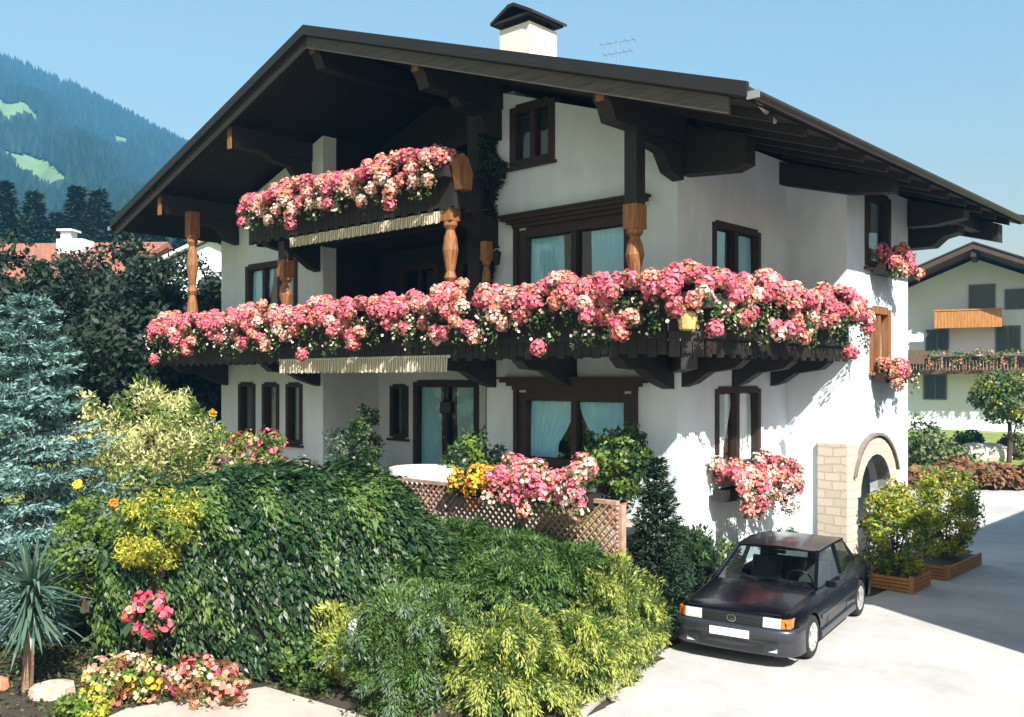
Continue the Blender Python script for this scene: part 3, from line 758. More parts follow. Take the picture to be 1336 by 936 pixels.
b = flower_box('bayl', 1.05, (1.26, 5.2, 2.32), R(90), 'pink flower box under the lower brown framed window of the stair bay', 'stair bay flower boxes', seed=42, top=0.24, drop=0.28, front=0.3, nb=1500)
flower_box('winr', 1.9, (0.22, 1.80, 0.46), R(90), 'bushy pink and white geranium box under the lower right wall window', None, seed=43, top=0.36, drop=0.40, front=0.42, nb=5000, mix=(0.40, 0.25, 0.35), dens=60)
flower_box('fence', 1.6, (-0.35, -2.64, 0.74), 0, 'pink geranium box on the lattice fence in front of the lower shade-blue curtain window', 'geranium boxes on the lattice fence', seed=44, top=0.34, drop=0.30, front=0.28, nb=4200, mix=(0.6, 0.25, 0.15), dens=50)
flower_box('orange', 0.85, (-1.62, -2.64, 0.72), 0, 'short box of orange marigolds on the lattice fence left of the pink geraniums', None, seed=45, top=0.16, drop=0.08, front=0.16, nb=700, pal=[L_yellow, L_orange, L_yellow])
# small straw basket hung on the balcony front
m = MB(); m.lathe([(0.05, -0.14), (0.11, -0.12), (0.13, 0.02), (0.12, 0.09), (0.07, 0.12)], (0, 0, 0), 12)
bk = m.build('hanging_basket', mat('straw', (0.55, 0.36, 0.14), 0.9, 0.3, 20, 0.5, 60)); bk.location = (1.12, -1.52, 2.98)
tag(bk, 'small straw basket hung on the dark balcony boards near the corner', 'basket')
MB().tube([(1.12, -1.52, 3.08), (1.08, -1.42, 3.40)], 0.008, 5).build('hanger', iron, bk)

# ------------------------------------------------------------------ plants
def crown_pts(rx, ry, rz, n_cl, per, cr, seed, zc=0.0, shell=0.55, squash=1.0, lump=0.18):
    """leaf bases and outward normals of clumps filling an uneven ellipsoid around (0,0,zc)"""
    g = np.random.default_rng(seed)
    u = g.normal(size=(n_cl, 3)); u /= np.linalg.norm(u, axis=1, keepdims=True)
    rad = g.uniform(shell, 1.0, n_cl) ** 0.7
    rad *= 1 + lump * vnoise(u, 2.6, seed)
    cen = u * rad[:, None] * np.array([rx, ry, rz]); cen[:, 2] += zc
    k = np.repeat(np.arange(n_cl), per)
    d = g.normal(size=(len(k), 3)); d /= np.linalg.norm(d, axis=1, keepdims=True)
    sz = g.uniform(0.6, 1.3, n_cl)[k]
    P = cen[k] + d * (cr * sz * g.uniform(0.5, 1.0, len(k)))[:, None] * np.array([1, 1, squash])
    return P, unit(d + u[k] * 0.5), k, g
def stems(n, h, r, spread, seed, mi=0):
    g = random.Random(seed); m = ML()
    for i in range(n):
        a = g.uniform(0, 6.28); e = spread * g.uniform(0.3, 1)
        m.tube([(0.03 * math.cos(a), 0.03 * math.sin(a), -0.25), (e * .4 * math.cos(a), e * .4 * math.sin(a), h * .5), (e * math.cos(a), e * math.sin(a), h)], [r, r * .7, r * .3], 6)
    return m
def shrub(name, label, cat, loc, rx, ry, h, leafm, seed, n_cl=90, per=60, cr=0.16, leaf=(0.07, 0.04), group=None, lift=0.0, flowers=None, fpal=None, fr=0.03, up=0.0, zc=None, shell=0.5, nstem=5):
    t = thing(name, label, cat, loc, 0, group)
    z = h / 2 + lift if zc is None else zc
    P, N, k, g = crown_pts(rx, ry, h / 2, n_cl, per, cr, seed, z, shell)
    n = len(P)
    D = g.normal(size=(n, 3)) + N * 0.6 + np.array([0, 0, up])
    lm = leafm if isinstance(leafm, list) else [leafm]
    mi = (g.uniform(0, 1, n_cl)[k] * len(lm)).astype(int) if len(lm) > 1 else np.zeros(n, int)
    V = leafquads(P, unit(N + g.normal(size=(n, 3)) * 0.5), D, leaf[0] * g.uniform(0.7, 1.3, n), leaf[1] * g.uniform(0.7, 1.3, n))
    quads_obj('foliage', [(V[mi == i], i) for i in range(len(lm))], lm, t)
    stems(nstem, z, 0.02 + h * 0.008, min(rx, ry) * 0.6, seed).build('stem', bark, t)
    if flowers:
        P, N, k, g = crown_pts(rx * 1.02, ry * 1.02, h / 2 * 1.04, n_cl, max(1, flowers // n_cl), cr, seed + 5, z, 0.85)
        sel = g.uniform(size=len(P)) < 0.9; P, N, k = P[sel], N[sel], k[sel]
        ci = (g.uniform(0, 1, n_cl)[k] * len(fpal)).astype(int)
        bloom_obj('blossoms', [((P[ci == i], N[ci == i], fr * g.uniform(0.7, 1.3, (ci == i).sum())), i) for i in range(len(fpal))], fpal, t)
    return t
def conifer(name, label, cat, loc, h, r, leafm, seed, tiers=22, per=14, pts=16, leaf=(0.2, 0.06), group=None, droop=0.25, base=0.04, power=0.85, rz=0.0, tr=None, rise=0.0, nr=0.45, jit=0.004):
    t = thing(name, label, cat, loc, rz, group); g = np.random.default_rng(seed); Vs = []
    for i in range(tiers):
        f = (i + g.uniform(-.3, .3)) / tiers; z = h * (base + (1 - base) * min(max(f, 0), 0.985))
        L = r * (1 - max(f, 0)) ** power * g.uniform(0.85, 1.1) + 0.03 * r
        nb = max(4, int(per * (1 - f * 0.6)))
        a = np.linspace(0, 6.283, nb, endpoint=False) + g.uniform(0, 6.28) + g.normal(size=nb) * 0.15
        Lb = L * g.uniform(0.75, 1.12, nb)
        s = (np.arange(pts) + 0.5) / pts
        S, A = np.meshgrid(s, a); LB = np.repeat(Lb[:, None], pts, 1)
        rad = S * LB; jz = g.normal(size=nb)[:, None] * h * jit; dv = g.normal(size=nb)[:, None] * jit * 5
        zz = z + jz * np.minimum(1, (1 - f) * 3) + LB * ((rise + dv) * S - droop * S ** 1.3 + 0.12 * S ** 4)
        dirs = np.stack([np.cos(A), np.sin(A), np.full_like(A, 0)], -1); side = np.stack([-np.sin(A), np.cos(A), np.zeros_like(A)], -1)
        P = dirs * rad[..., None]; P[..., 2] = zz
        tw = 0.30 * LB * (1 - S * 0.75)
        for sg in (-1, 1, 0):
            for q in ((0.35, 0.7, 1.0) if sg else (0.0,)):
                Q = P + side * (sg * tw * q)[..., None] + dirs * (tw * q * 0.5)[..., None]
                Q[..., 2] -= np.abs(tw * q) * 0.10
                Q = Q.reshape(-1, 3) + g.normal(size=(Q.size // 3, 3)) * leaf[0] * 0.12
                D = (dirs + side * sg * 0.8).reshape(-1, 3) + g.normal(size=Q.shape) * 0.25; D[:, 2] += 0.12
                N = np.array([0, 0, 1.0]) + g.normal(size=Q.shape) * nr
                sc = g.uniform(0.7, 1.3, len(Q))
                Vs.append(leafquads(Q, unit(N), D, leaf[0] * sc, leaf[1] * sc))
    V = np.concatenate(Vs)
    quads_obj('crown', [(V, 0)], leafm, t)
    tr = tr or h * 0.018
    ML().tube([(0, 0, -0.4), (0, 0, h * 0.5), (0, 0, h * 0.97)], [tr, tr * .6, tr * .1], 8).build('trunk', bark, t)
    return t
def plumes(name, label, cat, loc, n, rx, ry, h, seed, mats, group=None, elev=(10, 60), tip=0.45, leaf=(0.075, 0.02), pts=34, droop=0.5, wl=1.0, lean=(0, 0), layers=None):
    """arching conifer sprays; the outer part of each spray carries the new growth (second leaf colour)"""
    t = thing(name, label, cat, loc, 0, group); g = np.random.default_rng(seed)
    az = g.uniform(0, 6.283, n); el = np.radians(g.uniform(elev[0], elev[1], n)); ln = g.uniform(0.55, 1.05, n)
    root = np.stack([g.uniform(-.45, .45, n) * rx, g.uniform(-.45, .45, n) * ry, g.uniform(0, 0.25, n) * h], 1)
    V0, V1 = [], []
    s = (np.arange(pts) + 0.5) / pts
    for i in range(n):
        d = np.array([math.cos(az[i]) * rx * (1 - .45), math.sin(az[i]) * ry * (1 - .45), 0]) * math.cos(el[i]) * 1.35 * ln[i] + np.array([lean[0], lean[1], 0])
        hh = h * math.sin(el[i]) / math.sin(math.radians(elev[1])) * ln[i]
        C_ = root[i] + np.outer(s, d); C_[:, 2] += hh * (np.sin(s * 1.9) / 0.95) * 0.95 - droop * h * 0.25 * s ** 3
        dirv = unit(np.gradient(C_, axis=0)); side = unit(np.cross(dirv, np.array([0, 0, 1.0]) + 1e-3))
        wid = 0.16 * wl * np.sin(np.clip(s * 1.15, 0.12, 1) * 3.0) + 0.03
        for q in (-1, -0.66, -0.33, 0, 0.33, 0.66, 1):
            Q = C_ + side * (wid * q)[:, None] + dirv * (np.abs(q) * 0.05)
            Q[:, 2] -= (abs(q) ** 2 * wid * 0.35); Q = Q + g.normal(size=Q.shape) * 0.012
            D = dirv + side * q * 0.7 + g.normal(size=Q.shape) * 0.25
            N = np.cross(side, dirv) * 1.0 + side * q * 0.35 + g.normal(size=Q.shape) * 0.4
            sc = g.uniform(0.7, 1.35, pts)
            q_ = leafquads(Q, unit(N), D, leaf[0] * sc, leaf[1] * sc)
            is_tip = (s + g.normal(size=pts) * 0.1 > 1 - tip) & (ln[i] > 0.66)
            V0.append(q_[~is_tip]); V1.append(q_[is_tip])
    parts = [(np.concatenate(V0), 0)]
    v1 = np.concatenate(V1)
    if len(v1): parts.append((v1, min(1, len(mats) - 1)))
    quads_obj('foliage', parts, mats, t)
    stems(6, h * 0.5, 0.02, min(rx, ry) * 0.45, seed).build('stem', bark, t)
    return t
def gz(x, y): return ground_z(x, y)

# blue spruce
conifer('blue_spruce', 'tall blue spruce at the left edge of the garden', 'tree', (-6.45, -6.95, gz(-6.4, -6.9) - 0.1), 5.15, 1.75, L_spruce, 3, tiers=21, per=15, pts=26, leaf=(0.105, 0.030), droop=0.10, rise=0.10, base=0.05, power=0.8, nr=0.9, jit=0.022)
# yucca
t = thing('yucca', 'spiky yucca on a bare slender trunk in front of the blue spruce', 'yucca', (-3.80, -7.90, gz(-3.8, -7.9)))
g = np.random.default_rng(5)
ML().tube([(-0.06, -0.02, -0.2), (-0.03, 0, 0.35), (0.02, 0.0, 0.75), (0.03, 0, 1.2)], [0.075, 0.06, 0.05, 0.06], 9).build('trunk', mat('pale_yucca_bark', (0.24, 0.15, 0.09), 0.9, 0.35, 9, 0.8, 30), t)
n = 170; V = []
for i in range(n):
    a = g.uniform(0, 6.283); e = R(g.uniform(-50, 82)); L_ = g.uniform(0.5, 0.78)
    d = np.array([math.cos(a) * math.cos(e), math.sin(a) * math.cos(e), math.sin(e)])
    b0 = np.array([0.03, 0, g.uniform(0.95, 1.3)]) + d * 0.03
    seg = 3; pr = b0
    sd = unit(np.cross(d, np.array([0, 0, 1.0]) + g.normal(size=3) * .2)); 
    pts_ = [b0 + d * L_ * s - np.array([0, 0, 1]) * 0.16 * s * s * math.cos(e) * g.uniform(.6, 1.6) for s in (0, .4, .75, 1)]
    ws = [0.016, 0.024, 0.016, 0.001]
    for j in range(3):
        V.append([pts_[j] - sd * ws[j], pts_[j] + sd * ws[j], pts_[j + 1] + sd * ws[j + 1], pts_[j + 1] - sd * ws[j + 1]])
quads_obj('leaf_rosette', [(np.array(V), 0)], L_yucca, t)

# pale variegated shrub behind, and the mixed border above the hedge
shrub('variegated_shrub', 'tall feathery cream and yellow shrub beside the blue spruce', 'shrub', (-6.9, -5.0, -0.85), 1.15, 1.0, 3.0, [L_cream, L_cream, L_cream, L_bright], 21, 210, 60, 0.22, (0.10, 0.028), up=1.1, shell=0.35)
m_ = shrub('golden_shrub', 'bright yellow golden leaved shrub in front of the dark hedge', 'shrub', (-2.98, -6.72, -0.10), 0.66, 0.45, 1.0, [L_golden, L_golden, L_bright], 22, 80, 80, 0.13, (0.062, 0.022), up=-0.6)
shrub('bright_creeper', 'loose green bush with yellow tips between yucca and golden shrub', 'shrub', (-4.45, -7.0, -0.55), 0.55, 0.45, 1.2, [L_bright, L_grey, L_bright], 23, 60, 50, 0.14, (0.075, 0.04), up=0.2)
shrub('grey_leaved_shrub', 'grey green shrub between the blue spruce and the cream shrub', 'shrub', (-5.2, -6.0, -1.2), 1.15, 0.95, 2.15, [L_grey, L_arb, L_bright], 24, 150, 55, 0.17, (0.085, 0.045))
for i, (x, y, z, lab) in enumerate([(-4.9, -6.9, 0.80, 'single yellow dahlia against the blue spruce, nearer the tree'), (-4.62, -6.55, 0.55, 'orange dahlia between the spruce and the golden shrub'), (-5.95, -4.35, 1.66, 'small yellow bloom on a tall stalk right of the cream shrub')]):
    t = thing('dahlia', lab, 'flower', (x, y, z - 1.4), 0, 'tall yellow and orange dahlias')
    P = np.zeros((26, 3)); P[:, 2] = 1.4
    bloom_obj('blossom', [((P + rnd(26) * 0.035, unit(rnd(26) + np.array([0.3, -0.6, .4])), 0.04), 0)], [L_orange if i == 1 else L_yellow], t)
    ML().tube([(0, 0, 0), (0.02, 0, 0.8), (0, 0, 1.39)], 0.01, 5).build('stem', bark, t)
    Q = np.stack([rng.normal(size=30) * .05, rng.normal(size=30) * .05, rng.uniform(.5, 1.25, 30)], 1)
    quads_obj('leaves', [(leafquads(Q, rnd(30), rnd(30), 0.12, 0.05), 0)], L_bright, t)
# hedge: rounded body with hanging leaf sprays
def hedge(name, label, loc, rz, L, Wd, H, seed, n, leafm, cat='hedge', leaf=(0.085, 0.036), taper=0.35, hang=True, lump=0.12):
    t = thing(name, label, cat, loc, rz); g = np.random.default_rng(seed)
    def surf(u, v):
        # u along 0..1, v around 0..1 from front foot over the top to the back foot
        x = (u - 0.5) * L
        th = v * math.pi
        endf = np.sqrt(np.clip(1 - np.abs(2 * u - 1) ** 5, 0.02, 1)); hh = H * (1 - taper * np.clip((u - 0.62) / 0.38, 0, 1) ** 1.6) * endf
        cy, cz = -np.cos(th), np.sin(th)
        y = np.sign(cy) * np.abs(cy) ** 0.55 * Wd / 2 * endf; z = np.abs(cz) ** 0.5 * hh
        P = np.stack([x, y, z], -1)
        N = unit(np.stack([(2 * u - 1) ** 7 * 0.8, cy * 1.0, cz * 0.75], -1))
        nz = vnoise(P, 2.2, seed) * lump + vnoise(P, 6.5, seed + 3) * lump * 0.55
        return P + N * nz[..., None] if P.ndim == 2 else P, N
    U, Vv = g.uniform(0.0, 1, n), g.uniform(0, 0.82, n)
    P, N = surf(U, Vv)
    al, ac = P[:, 0] * 0.5 - P[:, 2] * 0.86, P[:, 0] * 0.86 + P[:, 2] * 0.5     # along / across the hanging sprays
    st_ = vnoise(np.stack([ac * 8.5, al * 1.9 + np.sin(ac * 3), P[:, 1] * 3], 1), 1.0, seed + 9) if hang else vnoise(P, 5, seed)
    P = P + N * (st_ * 0.10 + g.uniform(-0.07, 0.04, n))[:, None]
    keep = st_ + g.normal(size=n) * 0.16 > -0.80; P, N, st_ = P[keep], N[keep], st_[keep]; n = len(P)
    D = np.tile(np.array([0.55, 0.0, -0.85]), (n, 1)) + N * 0.55 + g.normal(size=(n, 3)) * 0.33 if hang else g.normal(size=(n, 3)) + N * 0.6
    sc = np.exp(g.normal(size=n) * 0.38); sh = g.uniform(size=n) < 0.05; P[sh] += N[sh] * g.uniform(0.03, 0.16, sh.sum())[:, None]
    V = leafquads(P, unit(N + np.array([0, 0, 0.35]) + g.normal(size=(n, 3)) * 0.42), D, leaf[0] * sc, leaf[1] * sc)
    if hang:
        tp = st_ + g.normal(size=n) * 0.15 > 0.55
        quads_obj('foliage', [(V[~tp], 0), (V[tp], 1)], [leafm, L_tip], t)
    else: quads_obj('foliage', [(V, 0)], leafm, t)
    nu, nv = 60, 24
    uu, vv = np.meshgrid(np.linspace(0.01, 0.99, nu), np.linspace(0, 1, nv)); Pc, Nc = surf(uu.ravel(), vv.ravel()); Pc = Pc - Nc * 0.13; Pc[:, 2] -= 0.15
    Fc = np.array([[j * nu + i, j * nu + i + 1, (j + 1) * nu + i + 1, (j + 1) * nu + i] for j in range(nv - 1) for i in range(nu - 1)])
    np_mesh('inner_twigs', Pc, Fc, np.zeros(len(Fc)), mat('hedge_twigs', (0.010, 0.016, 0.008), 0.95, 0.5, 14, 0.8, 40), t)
    return t
hx = CAM + FW * 11.9 + RT * ((385 - 668) / F_PX * 11.9)
hedge('hedge', 'big dark green hedge on the bank, its leaves hanging in slanting sprays', (hx[0], hx[1], -1.55), TH - 0.05, 5.0, 1.7, 2.62, 8, 80000, L_hedge, leaf=(0.075, 0.027))
shrub('red_flowering_plant', 'crimson and pink flowers growing out of the front of the dark hedge', 'plant', (-2.98, -6.86, -0.80), 0.38, 0.2, 0.42, [L_bright, L_grey], 25, 24, 14, 0.09, (0.06, 0.035), flowers=330, fpal=[L_red, L_red, L_pink, L_salmon], fr=0.036)
shrub('bedding_flowers', 'pinkish yellow low flowers in the front bed nearer the yucca', 'plant', (-2.84, -7.2, DRV - 0.05), 0.58, 0.40, 0.42, [L_bright, L_cream, L_russet], 26, 50, 26, 0.09, (0.07, 0.045), flowers=420, fpal=[L_salmon, L_yellow, L_salmon, L_white], fr=0.03, lift=0.03)
shrub('bedding_flowers', 'red and pale pink low flowers in the front bed nearer the path', 'plant', (-2.02, -6.62, DRV - 0.05), 0.54, 0.40, 0.46, [L_bright, L_russet, L_cream], 27, 50, 22, 0.09, (0.06, 0.04), flowers=480, fpal=[L_salmon, L_red, L_white, L_salmon], fr=0.03, lift=0.03)
shrub('ground_plant', 'low yellow green leaves at the foot of the front bed', 'plant', (-2.55, -7.75, DRV - 0.05), 0.36, 0.3, 0.28, [L_bright, L_golden], 28, 24, 40, 0.08, (0.06, 0.04))
shrub('ground_plant', 'dark green leafy clump right of the bed flowers, under the hedge', 'plant', (-1.55, -5.65, DRV - 0.05), 0.5, 0.3, 0.8, [L_arb, L_bright], 29, 40, 50, 0.11, (0.07, 0.04))
# flat stone in the bed
m = MB(); m.lathe([(0.02, -0.1), (0.26, -0.06), (0.24, 0.05), (0.1, 0.09), (0.01, 0.09)], (-3.52, -7.75, DRV + 0.05), 9)
tag(m.build('rock', mat('pale_rock', (0.46, 0.36, 0.29), 0.9, 0.3, 5, 0.6, 20)), 'flat pale stone lying in the bed beside the yucca', 'rock')
m = MB(); m.lathe([(0.02, -0.1), (0.15, -0.06), (0.13, 0.05), (0.05, 0.09), (0.01, 0.09)], (-4.2, -8.12, DRV + 0.05), 8)
tag(m.build('rock', mat('reddish_rock', (0.5, 0.2, 0.12), 0.9, 0.3, 5, 0.6, 20)), 'small reddish stone left of the yucca at the photo edge', 'rock')

# low ground cover on the bare soil of the bed
g = np.random.default_rng(33); nn = 5200
xy = np.concatenate([np.stack([g.uniform(-6.5, -1.0, 4000), g.uniform(-10.0, -5.6, 4000)], 1), np.stack([g.uniform(-0.6, 1.9, 1200), g.uniform(-5.9, -0.8, 1200)], 1)])
cl_ = vnoise(np.concatenate([xy, np.zeros((nn, 1))], 1), 2.6, 4); ok = (cl_ + g.normal(size=nn) * .25 > 0.0) & np.array([x < edge_x(y) - 0.03 and not (y < -5.9 and x > -2.05 + (-5.95 - y) * -0.25 and y > -9.6) for x, y in xy])
xy = xy[ok]; P = np.concatenate([xy, np.array([[ground_z(x, y)] for x, y in xy])], 1); P = np.repeat(P, 5, 0) + g.normal(size=(len(xy) * 5, 3)) * np.array([.05, .05, .012]); P[:, 2] += 0.015
quads_obj('ground_cover', [(leafquads(P, unit(np.array([0, 0, 1.0]) + g.normal(size=P.shape) * .6), g.normal(size=P.shape) + np.array([0, 0, .4]), 0.06 * g.uniform(.6, 1.4, len(P)), 0.035 * g.uniform(.6, 1.4, len(P))), 0)], leafmat('ground_cover_leaves', [(0.02, 0.05, 0.015), (0.05, 0.09, 0.025), (0.10, 0.11, 0.04), (0.12, 0.08, 0.04)], 0.6, 0.2), kind='stuff')
# dark arborvitae mass, junipers
AR = 'feathery dark conifer bushes on the bank'
plumes('arborvitae', 'feathery dark green conifer bush beside the right end of the hedge', 'shrub', (-1.35, -3.75, gz(-1.35, -3.75) - 0.05), 150, 1.0, 0.75, 0.60, 51, [L_arb, L_arb], AR, (45, 88), 0.2, (0.085, 0.022), 30, 0.1)
plumes('arborvitae', 'feathery dark green conifer bush below the lattice fence', 'shrub', (-0.55, -3.15, gz(-0.55, -3.15) - 0.1), 170, 0.95, 0.7, 0.30, 52, [L_arb, L_arb], AR, (45, 88), 0.2, (0.085, 0.022), 30, 0.1)
plumes('arborvitae', 'feathery dark green conifer bush behind the big foreground juniper', 'shrub', (-0.85, -4.25, gz(-0.85, -4.25) - 0.1), 170, 0.95, 0.8, 0.75, 53, [L_arb, L_jun], AR, (40, 85), 0.2, (0.085, 0.022), 30, 0.1)
plumes('arborvitae', 'feathery dark green conifer bush hiding the right end of the lattice fence', 'shrub', (0.30, -3.0, gz(0.3, -3.0) - 0.1), 130, 0.5, 0.40, 0.72, 58, [L_arb, L_arb], AR, (45, 88), 0.2, (0.085, 0.022), 30, 0.1)
JG = 'golden spreading junipers along the driveway bed'
plumes('juniper', 'large foreground juniper with dark blue green centre by the concrete path', 'shrub', (-0.20, -5.20, DRV - 0.05), 260, 0.86, 0.80, 1.30, 54, [L_jun, L_grey], JG, (12, 88), 0.15, (0.055, 0.017), 44, 0.5)
plumes('juniper', 'large yellow tipped spreading juniper at the front corner of the driveway', 'shrub', (0.62, -4.60, DRV - 0.05), 270, 0.86, 0.84, 1.08, 55, [L_jun, L_gold], JG, (4, 58), 0.34, (0.058, 0.017), 46, 0.9)
plumes('juniper', 'small pale golden juniper left of the big dark one, beside the hedge', 'shrub', (-1.05, -5.35, DRV + 0.05), 50, 0.42, 0.40, 0.85, 56, [L_gold, L_gold], JG, (25, 70), 0.5, (0.08, 0.024), 26, 0.6)
for i, (x, y, rx, h, lab) in enumerate([
        (0.80, -2.95, 0.50, 1.22, 'upright golden juniper in front of the right end of the lattice fence'),
        (0.22, -3.72, 0.55, 0.62, 'dull green juniper filling the hollow behind the large yellow tipped one'),
        (-0.35, -3.95, 0.65, 0.55, 'dull green juniper halfway up the bank behind the large foreground pair'),
        (0.12, -3.10, 0.65, 0.48, 'dull green juniper on the bank between the feathery dark bush and the drive row'),
        (-0.62, -1.75, 0.5, 0.6, 'small golden juniper squeezed between the lattice fence and the dark cypress'),
        (0.92, -3.55, 0.52, 0.74, 'golden juniper on the drive edge just behind the large yellow tipped one'),
        (0.66, -2.25, 0.50, 0.95, 'golden juniper on the drive edge in the middle of the row'),
        (0.42, -1.55, 0.46, 0.66, 'golden juniper on the drive edge close to the front of the car'),
        (-0.20, -2.20, 0.5, 0.5, 'golden juniper up the bank below the lattice fence corner'),
        (-0.02, -1.85, 0.45, 0.5, 'golden juniper at the foot of the dark cypress')]):
    plumes('juniper', lab, 'shrub', (x, y, gz(x, y) - 0.03), 130, rx, rx * 0.9, h, 60 + i, [L_arb, L_jun] if lab.startswith('dull') else [L_jun, L_gold], JG, (4, 60), 0.38, (0.06, 0.017), 36, 0.9)
conifer('dwarf_cypress', 'narrow dark cypress standing at the white front corner of the house', 'tree', (0.55, -1.38, -1.25), 2.40, 0.58, L_conif, 71, tiers=22, per=13, pts=9, leaf=(0.085, 0.03), droop=-0.45, base=0.02, power=0.75)
plumes('dark_conifer', 'upright dark green conifer between the house corner and the car', 'shrub', (0.22, 0.0, -1.25), 120, 0.42, 0.42, 1.0, 72, [L_conif, L_arb], None, (55, 89), 0.25, (0.085, 0.024), 30, 0.05)
shrub('broadleaf_shrub', 'light leafy shrub against the wall below the geranium box', 'shrub', (0.30, 1.0, -1.2), 0.25, 0.4, 0.85, [L_bright, L_arb], 73, 36, 40, 0.11, (0.07, 0.04))
shrub('ledge_plant', 'small round green plant against the wall beside the stone pillar', 'plant', (0.26, 3.05, -1.0), 0.22, 0.34, 0.62, [L_bright, L_grey], 74, 28, 44, 0.09, (0.05, 0.03))
m = MB(); m.box(0.01, 0.42, 0.9, 3.55, DRV - 0.1, -0.95); m.box(0.01, 0.46, 0.88, 3.56, -0.949, -0.89)
tag(m.build('planter_wall', concrete2), 'low pale planter wall along the foot of the right house wall behind the car', 'wall')
# climbing plants by the windows, terrace pots
def potted(label, x, y, z, rx, h, leafs, seed, lift=0.35, **k):
    t = shrub('potted_plant', label, 'plant', (x, y, z), rx, rx, h, leafs, seed, lift=lift, **k)
    ML().lathe([(0.10, 0), (0.13, 0.02), (0.17, 0.30), (0.19, 0.30), (0.19, 0.36), (0.165, 0.36), (0.15, 0.31), (0.01, 0.31)], (0, 0, 0), 14).build('pot', terra, t)
    return t
potted('tall leafy potted shrub right of the lower shade-blue curtain window', -0.62, -0.75, 0, 0.52, 1.25, [L_arb, L_bright, L_hedge], 81, n_cl=70, per=45, cr=0.14, leaf=(0.085, 0.05), lift=0.3)
potted('leafy potted bush left of the lower shade-blue curtain window', -3.45, -0.95, 0, 0.55, 0.95, [L_arb, L_hedge, L_bright], 82, n_cl=56, per=45, cr=0.14, leaf=(0.085, 0.05), lift=0.3)
potted('slender dark potted tree in front of the loggia doors', -6.25, -1.0, 0, 0.30, 1.35, [L_hedge, L_arb], 83, n_cl=40, per=40, cr=0.12, leaf=(0.08, 0.045))
potted('grey green potted bush beside the loggia side wall', -7.0, -0.9, 0, 0.40, 1.0, [L_grey, L_grey, L_arb], 84, n_cl=40, per=40, cr=0.13, leaf=(0.08, 0.04))
potted('rose bush with a large pink bloom cluster below the narrow windows', -8.6, -1.6, 0, 0.36, 0.8, [L_bright, L_arb], 85, n_cl=36, per=36, cr=0.12, leaf=(0.07, 0.045), flowers=150, fpal=[L_pink, L_red, L_pink], fr=0.045)
potted('potted plant with orange yellow leaves left of the pink rose bush', -9.55, -1.6, 0, 0.34, 0.75, [L_cream, L_bright, L_russet], 86, n_cl=36, per=36, cr=0.12, leaf=(0.08, 0.045), flowers=60, fpal=[L_orange, L_yellow], fr=0.035)
potted('potted shrub with cream flowers at the terrace left end', -10.6, -1.7, 0, 0.45, 0.9, [L_cream, L_bright, L_grey], 87, n_cl=44, per=36, cr=0.13, leaf=(0.08, 0.045), flowers=60, fpal=[L_white, L_salmon], fr=0.035)
shrub('flowering_border', 'white and pale pink flowers along the top of the hedge below the narrow windows', 'plant', (-6.2, -3.2, -0.25), 1.7, 0.6, 1.15, [L_bright, L_bright, L_cream, L_grey], 88, 120, 40, 0.15, (0.08, 0.045), flowers=360, fpal=[L_white, L_white, L_salmon, L_pink], fr=0.035)
shrub('border_shrub', 'yellow green leafy shrub behind the middle of the hedge top', 'shrub', (-4.3, -3.7, -0.7), 1.1, 0.6, 1.62, [L_bright, L_hedge, L_bright], 89, 100, 50, 0.15, (0.08, 0.045))
shrub('border_shrub', 'dark leafy climber at the house left corner beside the narrow windows', 'shrub', (-11.3, -1.9, -0.2), 0.8, 0.6, 2.0, [L_arb, L_grey, L_bright], 90, 80, 45, 0.16, (0.09, 0.05))
# dark vine climbing the wall beside the loggia
VN = thing('climbing_vine', 'dark climbing vine on the white wall between the loggia and the attic window', 'vine', (-3.98, -0.05, 2.74))
g = np.random.default_rng(95)
zc_ = g.uniform(0.2, 4.6, 6500); zw = zc_ + 2.74
wd = np.interp(zw, [2.9, 3.5, 3.75, 4.1, 4.5, 4.9, 5.25, 5.6, 5.85, 6.0, 6.12, 6.3, 6.6, 7.3], [.16, .20, .12, .20, .10, .12, .22, .30, .46, .56, .40, .20, .14, .06]) + 0.05 * np.sin(zw * 9)
P = np.stack([g.uniform(-0.28, 1, 6500) * wd, -g.uniform(0.0, 0.14, 6500), zc_], 1)
N = unit(np.array([0.2, -1, 0.35]) + g.normal(size=P.shape) * 0.5)
quads_obj('foliage', [(leafquads(P, N, g.normal(size=P.shape) + np.array([0, 0, -0.7]), 0.085, 0.055), 0)], leafmat('dark_vine_leaves', [(0.008, 0.016, 0.009), (0.014, 0.026, 0.012), (0.02, 0.032, 0.016)], 0.6, 0.1), VN)
ML().tube([(0, 0, 0), (0.03, -0.02, 1.2), (-0.02, -0.02, 2.4), (0.12, -0.02, 3.2), (0.02, -0.02, 4.4)], [.03, .028, .022, .016, .006], 7).build('stem', bark, VN)
# round white terrace table
t = thing('garden_table', 'round white garden table on the terrace in front of the loggia', 'table', (-3.85, -1.7, 0))
ML().lathe([(0.01, 0.70), (0.55, 0.70), (0.56, 0.715), (0.55, 0.73), (0.01, 0.73)], (0, 0, 0), 28).build('tabletop', white_pl, t)
ML().lathe([(0.56, 0.731), (0.565, 0.735), (0.585, 0.60), (0.60, 0.52), (0.57, 0.52), (0.57, 0.69), (0.55, 0.695)], (0, 0, 0), 28).build('tablecloth', white_pl, t)
for a in (0.8, 2.37, 3.94, 5.5):
    ML().tube([(0.15 * math.cos(a), 0.15 * math.sin(a), 0.70), (0.4 * math.cos(a), 0.4 * math.sin(a), 0)], 0.018, 7).build('leg', white_pl, t)
